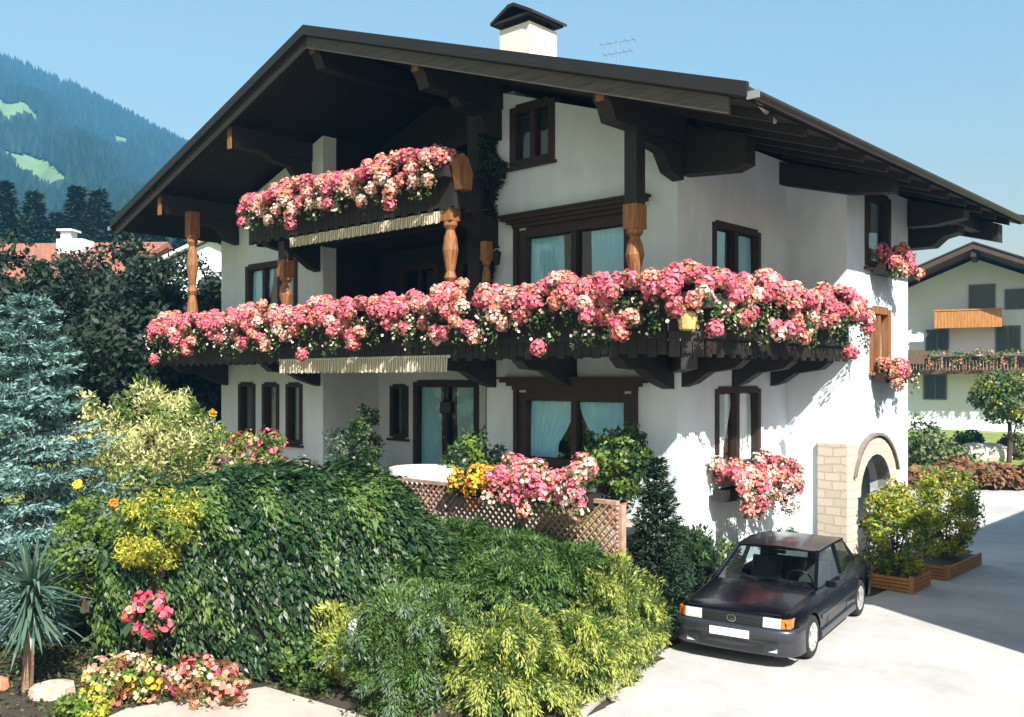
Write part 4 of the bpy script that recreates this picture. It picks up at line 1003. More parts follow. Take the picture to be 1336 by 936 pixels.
# lattice fence
t = thing('lattice_fence', 'brown wooden lattice fence of crossed slats along the terrace edge', 'fence', (-1.2, -2.62, -0.1))
fw_ = mat('weathered_lattice', (0.34, 0.22, 0.165), 0.85, 0.3, 8)
x0, x1, z0, z1 = -3.7, 0.80, 0.0, 0.62
m = MB(); st = 0.115
for sgn, yy in ((1, -2.635), (-1, -2.612)):
    k = x0 - (z1 - z0)
    while k < x1 + (z1 - z0):
        # slat from (k,z0) rising with slope sgn
        a, b = (k, z0), (k + (z1 - z0), z1)
        if sgn < 0: a, b = (k + (z1 - z0), z0), (k, z1)
        def clip(a, b):
            pts_ = []
            for t_ in (0, 1):
                pts_.append((a[0] + (b[0] - a[0]) * t_, a[1] + (b[1] - a[1]) * t_))
            lo, hi = (0, 1)
            dx = b[0] - a[0]
            t0_, t1_ = sorted(((x0 - a[0]) / dx, (x1 - a[0]) / dx)); t0_, t1_ = max(0, t0_), min(1, t1_)
            if t1_ - t0_ < 0.05: return None
            f_ = lambda t_: (a[0] + dx * t_, a[1] + (b[1] - a[1]) * t_)
            return f_(t0_), f_(t1_)
        c = clip(a, b)
        if c: m.bar((c[0][0], yy, c[0][1]), (c[1][0], yy, c[1][1]), 0.018, 0.042, 0, (0, 1, 0))
        k += st
m.build('lattice', fw_, t)
m = MB(); m.box(x0, x1, -2.66, -2.58, z1 + 0.005, z1 + 0.055); m.build('top_rail', fw_, t)
for x in (x0, -2.3, -0.9, x1):
    MB().box(x - 0.045, x + 0.045, -2.60, -2.51, -0.35 if x > 0.5 else -0.9, z1 + 0.003).build('post', fw_, t)
# white globe lamp among the junipers
t = thing('garden_lamp', 'small white garden lamp half hidden in the juniper beside the hedge', 'lamp', (-0.78, -5.48, DRV))
ML().lathe([(0.05, 0), (0.022, 0.03), (0.022, 0.66)], (0, 0, 0), 10).build('lamp_post', iron, t)
ML().lathe([(0.03, 0.66), (0.085, 0.70), (0.105, 0.78), (0.095, 0.86), (0.05, 0.91), (0.01, 0.92)], (0, 0, 0), 14).build('lamp_globe', white_pl, t, smooth=True)
# entrance planters and bushes
GB = 'golden bushes beside the arched entrance'
shrub('golden_bush', 'big golden green bush in front of the arched entrance', 'shrub', (1.62, 4.50, -1.35), 0.55, 0.72, 1.70, [L_privet, L_privet, L_bright], 91, 110, 60, 0.15, (0.075, 0.045), group=GB)
shrub('golden_bush', 'golden green bush right of the arch at the house end', 'shrub', (1.75, 6.75, -1.30), 0.62, 0.78, 1.75, [L_privet, L_privet, L_bright], 92, 110, 60, 0.15, (0.075, 0.045), group=GB)
def planter(lab, x0, x1, y0, y1, zt):
    t = thing('wooden_planter', lab, 'planter', ((x0 + x1) / 2, (y0 + y1) / 2, DRV), 0, 'orange wooden planters by the entrance')
    m = MB(); n_ = 4
    for i in range(n_):
        a = DRV + 0.02 + i * (zt - DRV - 0.02) / n_; b_ = a + (zt - DRV - 0.02) / n_ - 0.012
        m.box(x0, x1, y0, y0 + 0.04, a, b_); m.box(x1 - 0.04, x1, y0 + 0.042, y1, a, b_); m.box(x0, x0 + 0.04, y0 + 0.042, y1, a, b_)
    m.build('boards', orangewood, t)
    MB().box(x0 + 0.045, x1 - 0.045, y0 + 0.045, y1, DRV + 0.01, zt - 0.06).build('soil', soil, t)
    for xa in (x0 - 0.02, x1 - 0.06): MB().box(xa, xa + 0.08, y0 - 0.02, y0 + 0.03, DRV, zt + 0.03).build('corner_post', orangewood, t)
planter('orange wooden planter directly behind the parked car', 1.22, 2.05, 4.10, 5.00, -1.18)
planter('orange wooden planter further back under the bushes at the house end', 1.30, 2.15, 5.6, 7.6, -1.20)

# ------------------------------------------------------------------ car (x forward, y left, z up; front towards -Y of the scene)
paint = None
def carpaint():
    m, n, l, b = nodes('navy_car_paint')
    b.inputs['Base Color'].default_value = (0.0025, 0.003, 0.0065, 1); b.inputs['Roughness'].default_value = 0.28; b.inputs['Metallic'].default_value = 0.0
    b.inputs['Coat Weight'].default_value = 0.22; b.inputs['Coat Roughness'].default_value = 0.04; b.inputs['Specular IOR Level'].default_value = 0.25
    tc = n.new('ShaderNodeTexCoord'); nz = n.new('ShaderNodeTexNoise'); nz.inputs['Scale'].default_value = 1.5
    l.new(tc.outputs['Object'], nz.inputs[0]); mr = n.new('ShaderNodeMapRange'); mr.inputs[3].default_value = 0.22; mr.inputs[4].default_value = 0.36
    l.new(nz.outputs[0], mr.inputs[0]); l.new(mr.outputs[0], b.inputs['Roughness'])
    return m
paint = carpaint()
rubber = mat('tyre_rubber', (0.012, 0.012, 0.012), 0.85, 0.3, 10)
trim = mat('black_plastic', (0.014, 0.014, 0.016), 0.5, 0.2, 6)
bumperm = mat('grey_bumper_plastic', (0.024, 0.027, 0.034), 0.35, 0.15, 6, coat=0.3)
chrome = mat('chrome', (0.75, 0.75, 0.75), 0.12, 0.05, 4, metal=1.0)
alloy = mat('alloy_rim', (0.62, 0.62, 0.62), 0.35, 0.1, 4, metal=0.6)
lampgl = mat('headlamp_glass', (0.50, 0.52, 0.52), 0.15, 0.2, 30, 0.3, 80, coat=1.0)
amber = mat('amber_lens', (0.50, 0.12, 0.015), 0.2, 0.1, 20, coat=0.8)
plate_m = mat('white_plate', (0.80, 0.80, 0.78), 0.5, 0.04, 4)
seatm = mat('grey_seat_cloth', (0.06, 0.062, 0.07), 0.95, 0.25, 9)
redl = mat('red_lens', (0.45, 0.01, 0.01), 0.2, 0.1, 20, coat=0.8)
CAR_RZ = math.atan2(-2.64, 0.42)
CARC = (1.36, 0.70)
CAR = thing('parked_car', 'dark navy blue saloon car parked on the driveway beside the house', 'car', (CARC[0], CARC[1], DRV + 0.005), CAR_RZ)
CAR.scale = (1, 1, 0.91)
Lc, Wc = 4.26, 1.64
# stations: x, half width, z bottom, shoulder z, top z
ST = [(-2.13, .62, .42, .70, .80), (-2.08, .72, .30, .76, .88), (-1.95, .775, .26, .80, .93), (-1.6, .80, .22, .82, .94), (-1.0, .82, .20, .82, .90), (-0.3, .82, .20, .82, .89), (0.5, .82, .20, .81, .89),
      (0.78, .82, .20, .80, .885), (1.1, .815, .20, .79, .87), (1.5, .80, .21, .765, .84), (1.85, .775, .22, .74, .80), (2.02, .74, .24, .715, .77), (2.08, .70, .30, .68, .74)]
m = ML(); vs_ = []; secs = []
for x, hw, zb, zs, zt in ST:
    half = [(0, zb), (hw * .80, zb), (hw * .97, zb + .07), (hw * 1.0, zb + .20), (hw * 1.0, (zb + zs) / 2 + .06), (hw * .985, zs - .05), (hw * .95, zs), (hw * .80, zt - .02), (hw * .4, zt + .008), (0, zt + .012)]
    ring = [(x, y, z) for y, z in half] + [(x, -y, z) for y, z in half[-2:0:-1]]
    secs.append(ring); vs_ += ring
K = len(secs[0])
fs_ = [(i * K + k, i * K + (k + 1) % K, (i + 1) * K + (k + 1) % K, (i + 1) * K + k) for i in range(len(ST) - 1) for k in range(K)]
fs_ += [tuple(range(K)), tuple(range((len(ST) - 1) * K, len(ST) * K))[::-1]]
m.add(vs_, fs_)
body = m.build('body', paint, CAR, smooth=True)
WX = (1.30, -1.30)
def arches(mm):
    for wx in WX:
        for sy in (-1, 1):
            mm.add(*[(lambda n_: ([(wx + .345 * math.cos(2 * math.pi * i / n_), sy * (0.60 if j == 0 else 1.0), .30 + .345 * math.sin(2 * math.pi * i / n_)) for j in (0, 1) for i in range(n_)],
                                  [tuple(range(n_))[::-1], tuple(range(n_, 2 * n_))] + [(i, (i + 1) % n_, (i + 1) % n_ + n_, i + n_) for i in range(n_)]))(28)][0])
    mm.box(-0.80, 0.62, -0.70, 0.70, 0.32, 1.2)          # cabin well
def cut_local(o, fn):
    mm = ML(); fn(mm); co = mm.build('cutter', []); po = o.parent; o.parent = None
    md = o.modifiers.new('b', 'BOOLEAN'); md.operation = 'DIFFERENCE'; md.object = co; md.solver = 'EXACT'
    bpy.context.view_layer.update()
    me = bpy.data.meshes.new_from_object(o.evaluated_get(bpy.context.evaluated_depsgraph_get()))
    o.modifiers.clear(); o.data = me; bpy.data.objects.remove(co); o.parent = po
cut_local(body, arches)
try:
    body.data.set_sharp_from_angle(angle=R(32))
except Exception: pass
# greenhouse
ZB, ZR = 0.875, 1.33
gb = [(0.80, .70), (-1.38, .66)]            # base front / rear x, half width
A, B_ = (0.82, .71, .875), (0.24, .575, 1.315)     # A pillar foot and head
Cc, D_ = (-1.52, .66, .93), (-1.14, .565, 1.305)   # C pillar foot and head
mid0, mid1 = (-0.38, .745, .88), (-0.45, .60, 1.34)
m = ML()
xs = [0.24, 0.0, -0.45, -0.9, -1.14]; zz = [1.315, 1.335, 1.345, 1.33, 1.305]; hws = [.575, .592, .60, .585, .565]
top = []
for x, z, hw in zip(xs, zz, hws):
    top += [(x, hw, z - .012), (x, hw * .92, z + .012), (x, 0, z + .03), (x, -hw * .92, z + .012), (x, -hw, z - .012)]
m.add(top, [(i * 5 + k, i * 5 + k + 1, (i + 1) * 5 + k + 1, (i + 1) * 5 + k) for i in range(4) for k in range(4)])
low = [(x, y, z - 0.03) for x, y, z in top]
m.add(low, [(i * 5 + k, (i + 1) * 5 + k, (i + 1) * 5 + k + 1, i * 5 + k + 1) for i in range(4) for k in range(4)])
m.build('car_roof', paint, CAR, smooth=True)
m = ML()
for sy in (1, -1):
    f = lambda p: (p[0], p[1] * sy, p[2])
    m.bar(f(A), f(B_), 0.05, 0.05); m.add([f((-1.56, .668, .92)), f((-1.24, .712, .89)), f((-.98, .592, 1.325)), f((-1.16, .568, 1.30))], [(0, 1, 2, 3)]); m.bar(f(mid0), f(mid1), 0.035, 0.06, 0, (0, 1, 0))
    m.bar(f(B_), f(mid1), 0.04, 0.035); m.bar(f(mid1), f(D_), 0.04, 0.035)
m.bar((0.24, -.57, 1.315), (0.24, .57, 1.315), 0.05, 0.03); m.bar((-1.14, -.56, 1.305), (-1.14, .56, 1.305), 0.05, 0.03)
m.build('pillars', paint, CAR)
m = ML(); ins = 0.985
m.add([(A[0], A[1] - .02, A[2]), (A[0] + .06, 0, A[2] + .0), (A[0], -A[1] + .02, A[2]), (B_[0], -B_[1] + .02, B_[2]), (B_[0] + .03, 0, B_[2] + .01), (B_[0], B_[1] - .02, B_[2])], [(0, 1, 4, 5), (1, 2, 3, 4)])
m.build('windscreen', carglass, CAR, smooth=True)
m = ML(); m.add([(Cc[0], Cc[1] - .02, Cc[2]), (Cc[0] - .05, 0, Cc[2]), (Cc[0], -Cc[1] + .02, Cc[2]), (D_[0], -D_[1] + .02, D_[2]), (D_[0] - .02, 0, D_[2] + .01), (D_[0], D_[1] - .02, D_[2])], [(0, 1, 4, 5), (1, 2, 3, 4)])
m.build('rear_screen', carglass, CAR, smooth=True)
for sy in (1, -1):
    f = lambda p: (p[0], p[1] * sy, p[2])
    m = ML(); m.add([f(A), f(mid0), f(mid1), f(B_)], [(0, 1, 2, 3)]); m.build('side_window', carglass, CAR)
    m = ML(); m.add([f(mid0), f(Cc), f(D_), f(mid1)], [(0, 1, 2, 3)]); m.build('side_window', carglass, CAR)
    # door gaps, rub strip, sill, handles, mirror
    m = ML()
    for x in (0.62, -0.40, -1.12): m.bar((x, sy * .824, .30), (x + (.0 if x > 0 else -.02), sy * .806, .84), 0.006, 0.012, 0, (1, 0, 0))
    m.build('door_gap', trim, CAR)
    m = ML(); m.box(-0.93, 0.92, sy * .818 - .012, sy * .818 + .012, .475, .525); m.build('rub_strip', bumperm, CAR)
    m = ML(); m.box(-0.93, 0.93, sy * .80 - .025, sy * .80 + .03, .19, .30); m.build('side_skirt', bumperm, CAR, bevel=0.01)
    for x in (-0.28, -1.0):
        m = ML(); m.box(x - .09, x + .09, sy * .815 - .012, sy * .815 + .018, .70, .725); m.build('door_handle', trim, CAR)
    m = ML(); m.box(.60, .69, sy * .80 - .0, sy * .80 + sy * .15 , .885, .985) if sy > 0 else m.box(.60, .69, -.95, -.80, .885, .985)
    mr = m.build('wing_mirror', paint, CAR, bevel=0.02)
    m = ML(); m.box(.592, .598, min(sy * .82, sy * .94), max(sy * .82, sy * .94), .90, .97); m.build('mirror_glass', chrome, mr)
# wheels
def wheel(x, sy):
    m = ML()
    prof = [(-.085, .20), (-.09, .27), (-.075, .298), (-.03, .305), (.03, .305), (.075, .298), (.09, .27), (.085, .20)]
    n_ = 28; vv = []; ff = []
    for q, r in prof:
        vv += [(x + r * math.cos(2 * math.pi * i / n_), sy * .725 + q, .30 + r * math.sin(2 * math.pi * i / n_)) for i in range(n_)]
    for j in range(len(prof) - 1):
        ff += [(j * n_ + i, j * n_ + (i + 1) % n_, (j + 1) * n_ + (i + 1) % n_, (j + 1) * n_ + i) for i in range(n_)]
    m.add(vv, ff)
    w_ = m.build('wheel', rubber, CAR, smooth=True)
    m = ML(); yo = sy * .725 + sy * .07
    for k in range(7):
        a = 2 * math.pi * k / 7
        m.bar((x + .04 * math.cos(a), yo, .30 + .04 * math.sin(a)), (x + .185 * math.cos(a), yo + sy * .008, .30 + .185 * math.sin(a)), 0.03, 0.075, 0, (math.sin(a), 0, -math.cos(a)))
    ring = [(r, q) for r, q in ((.205, .0), (.205, .085), (.185, .085), (.175, .03))]
    vv, ff = [], []
    for r, q in ring: vv += [(x + r * math.cos(2 * math.pi * i / n_), sy * (.725 + q), .30 + r * math.sin(2 * math.pi * i / n_)) for i in range(n_)]
    for j in range(3): ff += [(j * n_ + i, j * n_ + (i + 1) % n_, (j + 1) * n_ + (i + 1) % n_, (j + 1) * n_ + i) for i in range(n_)]
    m.add(vv, ff)
    hub = [(x + .06 * math.cos(2 * math.pi * i / 12), yo + sy * .012, .30 + .06 * math.sin(2 * math.pi * i / 12)) for i in range(12)]; m.add(hub, [tuple(range(12))])
    back = [(x + .19 * math.cos(2 * math.pi * i / n_), sy * (.725 + .03), .30 + .19 * math.sin(2 * math.pi * i / n_)) for i in range(n_)]; m.add(back, [tuple(range(n_))], 1)
    m.build('rim', [alloy, trim], w_)
for x in WX:
    for sy in (1, -1): wheel(x, sy)
# front end
m = ML(); m.box(2.04, 2.105, -.40, .40, .56, .715); GR = m.build('grille', trim, CAR)
m = ML()
for i in range(4): m.box(2.106, 2.113, -.39, .39, .580 + i * .033, .590 + i * .033)
m.build('grille_bars', bumperm, GR)
m = ML(); vv = []; n_ = 20
for r in (.055, .042): vv += [(2.118, r * 1.15 * math.cos(2 * math.pi * i / n_), .64 + r * math.sin(2 * math.pi * i / n_)) for i in range(n_)]
m.add(vv, [(i, (i + 1) % n_, (i + 1) % n_ + n_, i + n_) for i in range(n_)])
m.bar((2.118, -.035, .665), (2.118, 0, .61), .006, .012, 0, (1, 0, 0)); m.bar((2.118, .035, .665), (2.118, 0, .61), .006, .012, 0, (1, 0, 0))
m.bar((2.118, -.018, .67), (2.118, .018, .67), .006, .01, 0, (1, 0, 0))
m.build('badge', chrome, GR)
for sy in (1, -1):
    y0_, y1_ = (.405, .625) if sy > 0 else (-.625, -.405)
    m = ML(); m.add([(2.06, y0_, .53), (2.112, y0_ if sy > 0 else y1_, .53)] , []) if False else None
    a_, b_ = (.405, .62); 
    def qb(mm, ya, yb, xa, xb, za, zb):   # block whose front follows the rounded nose
        vsq = [(1.86, sy * ya, za), (xa, sy * ya, za), (xb, sy * yb, za), (1.86, sy * yb, za), (1.86, sy * ya, zb), (xa - .02, sy * ya, zb), (xb - .02, sy * yb, zb), (1.86, sy * yb, zb)]
        mm.add(vsq, [(0, 1, 2, 3), (4, 7, 6, 5), (0, 4, 5, 1), (1, 5, 6, 2), (2, 6, 7, 3), (3, 7, 4, 0)])
    m = ML(); qb(m, .405, .635, 2.125, 2.112, .572, .708); hl = m.build('headlight', lampgl, CAR, bevel=0.006)
    m = ML(); qb(m, .64, .75, 2.112, 2.045, .575, .702); m.build('indicator', amber, CAR, bevel=0.006)
    m = ML(); m.box(-2.15, -2.10, min(sy * .38, sy * .70), max(sy * .38, sy * .70), .62, .76); m.build('tail_light', redl, CAR)
def bumper(name, sx, zs_):
    """wrap round bumper"""
    m = ML(); out = [(1.72, .835), (1.95, .825), (2.08, .76), (2.15, .60), (2.175, .30), (2.18, 0)]
    out = out + [(x, -y) for x, y in out[-2::-1]]
    vv = []
    for z, ex in zs_:
        vv += [(sx * (x + ex), y * (1 + ex * .1), z) for x, y in out]
    nn = len(out)
    m.add(vv, [(j * nn + i, j * nn + i + 1, (j + 1) * nn + i + 1, (j + 1) * nn + i) for j in range(len(zs_) - 1) for i in range(nn - 1)])
    return m.build(name, bumperm, CAR, smooth=True)
fb = bumper('front_bumper', 1, [(.565, -.12), (.56, 0.0), (.52, .015), (.42, .015), (.405, -.005), (.36, -.005), (.33, -.01), (.215, -.03), (.19, -.05), (.18, -.3)])
m = ML(); m.box(2.165, 2.178, -.62, .62, .345, .352); m.build('bumper_line', trim, fb)
m = ML(); m.box(2.13, 2.16, -.42, .42, .235, .315); m.build('air_intake', trim, fb)
for sy in (1, -1):
    m = ML(); m.box(2.10, 2.135, min(sy * .46, sy * .60), max(sy * .46, sy * .60), .245, .305); m.build('fog_lamp', lampgl, fb)
m = ML(); m.box(2.198, 2.206, -.26, .26, .405, .515); m.build('number_plate', plate_m, fb)
bumper('rear_bumper', -1, [(.60, -.12), (.595, 0.0), (.56, .01), (.46, .01), (.44, -.01), (.30, -.03), (.25, -.06), (.24, -.3)])
# bonnet gap, wipers
m = ML()
for sy in (1, -1): m.bar((2.0, sy * .66, .765), (0.86, sy * .70, .892), .008, .008)
m.bar((2.06, -.62, .748), (2.06, .62, .748), .008, .008)
m.build('bonnet_gap', trim, CAR)
m = ML(); m.bar((0.84, .45, .905), (0.66, -.05, 1.01), .012, .015); m.bar((0.84, -.1, .905), (0.66, -.52, 1.0), .012, .015); m.build('wiper', trim, CAR)
# interior
m = ML(); m.box(-0.79, 0.61, -.69, .69, .325, .36); m.build('floor', seatm, CAR)
for sy in (1, -1):
    m = ML(); m.box(-0.35, 0.12, sy * .36 - .23, sy * .36 + .23, .38, .58); m.bar((-0.30, sy * .36, .55), (-0.48, sy * .36, 1.02), .46, .12, 0, (1, 0, 0)); m.bar((-0.48, sy * .36, 1.04), (-0.51, sy * .36, 1.20), .25, .09, 0, (1, 0, 0))
    m.build('seat', seatm, CAR, bevel=0.02)
m = ML(); m.box(-1.45, -0.80, -.62, .62, .865, .895); m.bar((-0.74, 0, .40), (-0.86, 0, .98), 1.2, .12, 0, (1, 0, 0))
m.build('rear_seat', seatm, CAR)
m = ML(); m.box(0.45, 0.78, -.66, .66, .72, .88); m.build('dashboard', trim, CAR, bevel=0.03)
m = ML(); n_ = 20
m.tube([(0.36 + .05 * math.sin(2 * math.pi * i / n_), .36 + .18 * math.cos(2 * math.pi * i / n_), .86 + .17 * math.sin(2 * math.pi * i / n_)) for i in range(n_ + 1)], .014, 6); m.build('steering_wheel', trim, CAR)
m = ML(); m.box(.18, .20, -.11, .11, 1.22, 1.275); m.build('interior_mirror', trim, CAR)

# ------------------------------------------------------------------ background right: neighbour chalet, garden
def at(D, px, z=0.0):
    p = CAM + FW * D + RT * ((px - 668) / F_PX * D); return Vector((p[0], p[1], z))
class LocalFrame:
    pass
p0 = at(46, 1272); Z0 = -0.35
NB = thing('neighbour_chalet', 'white neighbouring chalet with brown gable roof and orange wooden balcony at the right edge', 'house', (p0.x, p0.y, Z0), R(14))
sc = 1.0
m = ML(); m.prism([(-6.2, -1), (6.2, -1), (6.2, 6.0), (0, 8.6), (-6.2, 6.0)], 'y', 0.6, 12); m.build('wall', plaster2, NB)
m = ML(); m.prism([(-6.9, 5.92), (0, 8.80), (6.9, 5.92), (6.9, 6.16), (0, 9.06), (-6.9, 6.16)], 'y', -2.0, 12.6); rf = m.build('roof', woodmat('brown_roof_edge', (0.055, 0.032, 0.024), vertical=False), NB)
m = ML(); m.prism([(-6.95, 6.18), (0, 9.08), (6.95, 6.18), (6.95, 6.24), (0, 9.15), (-6.95, 6.24)], 'y', -2.05, 12.65); m.build('tiles', rooftile, rf)
for x in (-3.5, 0, 3.5):
    m = ML(); zt = 8.72 - 0.418 * abs(x); m.box(x - .12, x + .12, -1.9, .59, zt - .3, zt - .02); m.build('purlin', framewood, rf)
nw = mat('far_window', (0.035, 0.05, 0.055), 0.2, 0.3, 2)
def fwin(x0, x1, z0, z1, par=None):
    m = ML(); m.box(x0, x1, 0.53, 0.597, z0, z1); f_ = m.build('window', mat('grey_green_frame', (0.10, 0.13, 0.12), 0.7, 0.2, 4), par or NB)
    m = ML(); w_ = (x1 - x0) / 2
    m.box(x0 + .08, x0 + w_ - .04, 0.515, 0.528, z0 + .08, z1 - .08); m.box(x0 + w_ + .04, x1 - .08, 0.515, 0.528, z0 + .08, z1 - .08); m.build('pane', nw, f_)
for a in ((-2.4, -1.3, 1.5, 2.8), (1.6, 2.7, 1.5, 2.8), (-2.3, -1.2, 4.0, 5.1), (0.9, 2.0, 3.9, 5.2), (-4.6, -3.6, 1.5, 2.8), (-0.3, 0.9, 6.0, 7.3), (1.3, 2.3, 6.0, 7.0), (3.8, 4.8, 4.0, 5.2)): fwin(*a)
m = ML(); m.box(-1.8, 1.2, -0.5, 0.59, 5.15, 5.27); bb = m.build('balcony', orangewood, NB)
m = ML()
for i in range(20): m.box(-1.8 + i * .15, -1.8 + i * .15 + .14, -0.53, -0.503, 5.1, 5.95)
m.box(-1.82, 1.22, -0.56, -0.48, 5.951, 6.02); m.build('parapet', orangewood, bb)
m = ML(); m.box(-3.8, 6.0, -0.7, 0.59, 2.85, 3.0); bb = m.build('balcony', orangewood, NB)
m = ML()
for i in range(65): m.box(-3.8 + i * .15, -3.8 + i * .15 + .14, -0.73, -0.703, 2.8, 3.7)
m.build('parapet', woodmat('brown_balcony_boards', (0.11, 0.05, 0.022)), bb)
m = ML(); m.box(-3.8, -2.2, -1.6, -0.74, 3.3, 4.0); m.build('bay_box', woodmat('grey_brown_boards', (0.12, 0.075, 0.05)), NB)
for i, (x, lab) in enumerate([(-0.6, 'trailing balcony flowers on the far right chalet, left of the small tree'), (2.6, 'trailing balcony flowers on the far right chalet, above the small tree')]):
    M_ = Matrix.Rotation(R(14), 4, 'Z'); q = M_ @ Vector((x, -0.85, 3.65)) + p0
    flower_box('nb', 3.1, (q.x, q.y, q.z + Z0), R(14), lab, 'balcony flowers of the neighbouring chalet', top=0.3, drop=0.5, front=0.4, seed=47, nb=420, mix=(0.55, 0.25, 0.2), br=0.045, pal=[L_bright, L_arb, L_salmon])
# lawn, red flower border, bushes, rocks, small tree
vv = [at(31.2, 1180), at(31.2, 1600), at(42, 1700), at(42, 1150)]
m = MB(); N_ = 14; vs_ = []
for j in range(N_ + 1):
    for i in range(N_ + 1):
        a = vv[0].lerp(vv[1], i / N_); b_ = vv[3].lerp(vv[2], i / N_); p = a.lerp(b_, j / N_); vs_.append((p.x, p.y, ground_z(p.x, p.y) + 0.05))
m.add(vs_, [(j * (N_ + 1) + i, j * (N_ + 1) + i + 1, (j + 1) * (N_ + 1) + i + 1, (j + 1) * (N_ + 1) + i) for j in range(N_) for i in range(N_)])
m.build('lawn', grassm, kind='structure')
p = at(30.6, 1335, -1.3)
hedge('low_hedge', 'low russet hedge between the sunlit street and the far lawn', (p.x, p.y, -1.35), TH - 0.1, 8.0, 0.9, 0.62, 15, 9000, L_russet, leaf=(0.14, 0.09), hang=False, taper=0.0, lump=0.08)
for i, (D, px, rx, h, lm, lab) in enumerate([
        (33, 1212, 0.8, 1.7, L_farbush, 'round bush on the far lawn just right of the house wall'),
        (35, 1205, 0.8, 2.0, L_arb, 'dark bush behind the round one, below the far chalet balcony'),
        (36, 1240, 0.9, 1.0, L_farbush, 'low green bush left of the pale garden rocks'),
        (39, 1262, 0.6, 1.0, L_arb, 'dark clipped bush behind the pale garden rocks'),
        (34, 1225, 0.9, 0.9, L_russet, 'reddish low shrub on the far lawn edge'),
        (38, 1325, 0.7, 1.1, L_farbush, 'green bush under the small far tree'),
        (31.5, 1250, 0.5, 0.35, L_arb, 'flat dark cushion plant in the middle of the far lawn')]):
    p = at(D, px); shrub('garden_bush', lab, 'shrub', (p.x, p.y, ground_z(p.x, p.y) - 0.05), rx, rx, h, lm, 110 + i, 40, 34, 0.22, (0.16, 0.11), group='bushes in the neighbouring garden', nstem=3)
for i, (D, px, w_, lab) in enumerate([(38, 1272, 0.55, 'pale garden rock, left one on the far lawn'), (38, 1292, 0.65, 'pale garden rock, right and bigger one on the far lawn')]):
    p = at(D, px); m = ML(); m.lathe([(w_ * .9, -.1), (w_, .15), (w_ * .85, .5), (w_ * .5, .66), (0.02, .7)], (0, 0, 0), 8)
    o = m.build('garden_rock', mat('pale_boulder', (0.55, 0.5, 0.44), 0.9, 0.25, 2, 0.5, 8)); o.location = (p.x, p.y, ground_z(p.x, p.y)); o.scale = (1.3, 1, 1)
    tag(o, lab, 'rock', 'pale rocks on the far lawn')
p = at(37, 1316); t = shrub('small_tree', 'small round crowned tree on the far lawn at the right edge', 'tree', (p.x, p.y, ground_z(p.x, p.y)), 1.25, 1.25, 2.3, [L_farbush, L_privet, L_arb], 121, 90, 40, 0.3, (0.17, 0.11), zc=2.65, nstem=0 or 1)
ML().tube([(0, 0, -.2), (0.05, 0, 1.0), (0, 0.05, 2.4)], [.11, .09, .05], 8).build('trunk', bark, t)

# building across the driveway (outside the frame; it throws the shadow on the drive)
wallwood = woodmat('weathered_barn_boards', (0.10, 0.065, 0.045))
OB = thing('neighbour_barn', 'long dark wooden barn with tiled roof across the driveway', 'house', (12.6, 4.4, DRV))
MB().prism([(8.05, -1.7), (17, -1.7), (17, 5.4), (12.9, 6.75), (8.05, 5.4)], 'y', -0.3, 17.0).build('wall', wallwood, OB)
MB().prism([(7.35, 5.30), (12.9, 6.95), (17.7, 5.30), (17.7, 5.52), (12.9, 7.18), (7.35, 5.52)], 'y', -0.6, 17.3).build('roof', redtile, OB)
for i in range(4):
    y = 0.6 + i * 3.6
    for z in (-0.3, 2.6):
        f_ = MB().box(8.0, 8.047, y, y + 1.1, z, z + 1.3).build('window', framewood, OB)
        MB().box(7.985, 7.998, y + .08, y + 1.02, z + .08, z + 1.22).build('pane', nw, f_)

# ------------------------------------------------------------------ background left
p0 = at(50, 40); LB = thing('brown_roofed_house', 'long house with red brown tiled roof behind the dark trees at the left', 'house', (p0.x, p0.y, 0), TH - R(4))
m = ML(); m.box(-11, 6.6, -4, 5, -1.5, 7.2); m.build('wall', plaster2, LB)
m = ML(); m.prism([(-5.2, 6.9), (0.5, 9.35), (6.2, 6.9), (6.2, 7.15), (0.5, 9.62), (-5.2, 7.15)], 'x', -12, 7.4); rf = m.build('roof', redtile, LB)
m = ML(); m.box(1.45, 2.0, 0.4, 1.1, 9.2, 10.25); m.box(1.3, 2.15, 0.25, 1.25, 10.25, 10.36); m.build('chimney', plaster2, rf)
m = ML(); m.box(2.25, 3.7, -1.4, -0.3, 8.5, 9.55); m.build('dormer', plaster2, rf)
p0 = at(44, 262); LW = thing('white_gabled_house', 'pale gabled house seen between the left balcony post and the chalet wall', 'house', (p0.x, p0.y, 0), TH)
m = ML(); m.prism([(-2.6, -1.5), (3.6, -1.5), (3.6, 7.3), (0.5, 8.8), (-2.6, 7.3)], 'y', 0, 7); m.build('wall', plaster2, LW)
m = ML(); m.prism([(-3.3, 7.1), (0.5, 8.9), (4.3, 7.1), (4.3, 7.25), (0.5, 9.06), (-3.3, 7.25)], 'y', -0.4, 7.4); m.build('roof', mat('pale_roof_sheet', (0.6, 0.55, 0.5), 0.7, 0.1, 2), LW)
for x in (-1.2, 1.2):
    m = ML(); m.box(x - .5, x + .5, -.05, -.003, 4.6, 5.8); f_ = m.build('window', framewood, LW)
    m = ML(); m.box(x - .42, x + .42, -.065, -.053, 4.68, 5.72); m.build('pane', nw, f_)
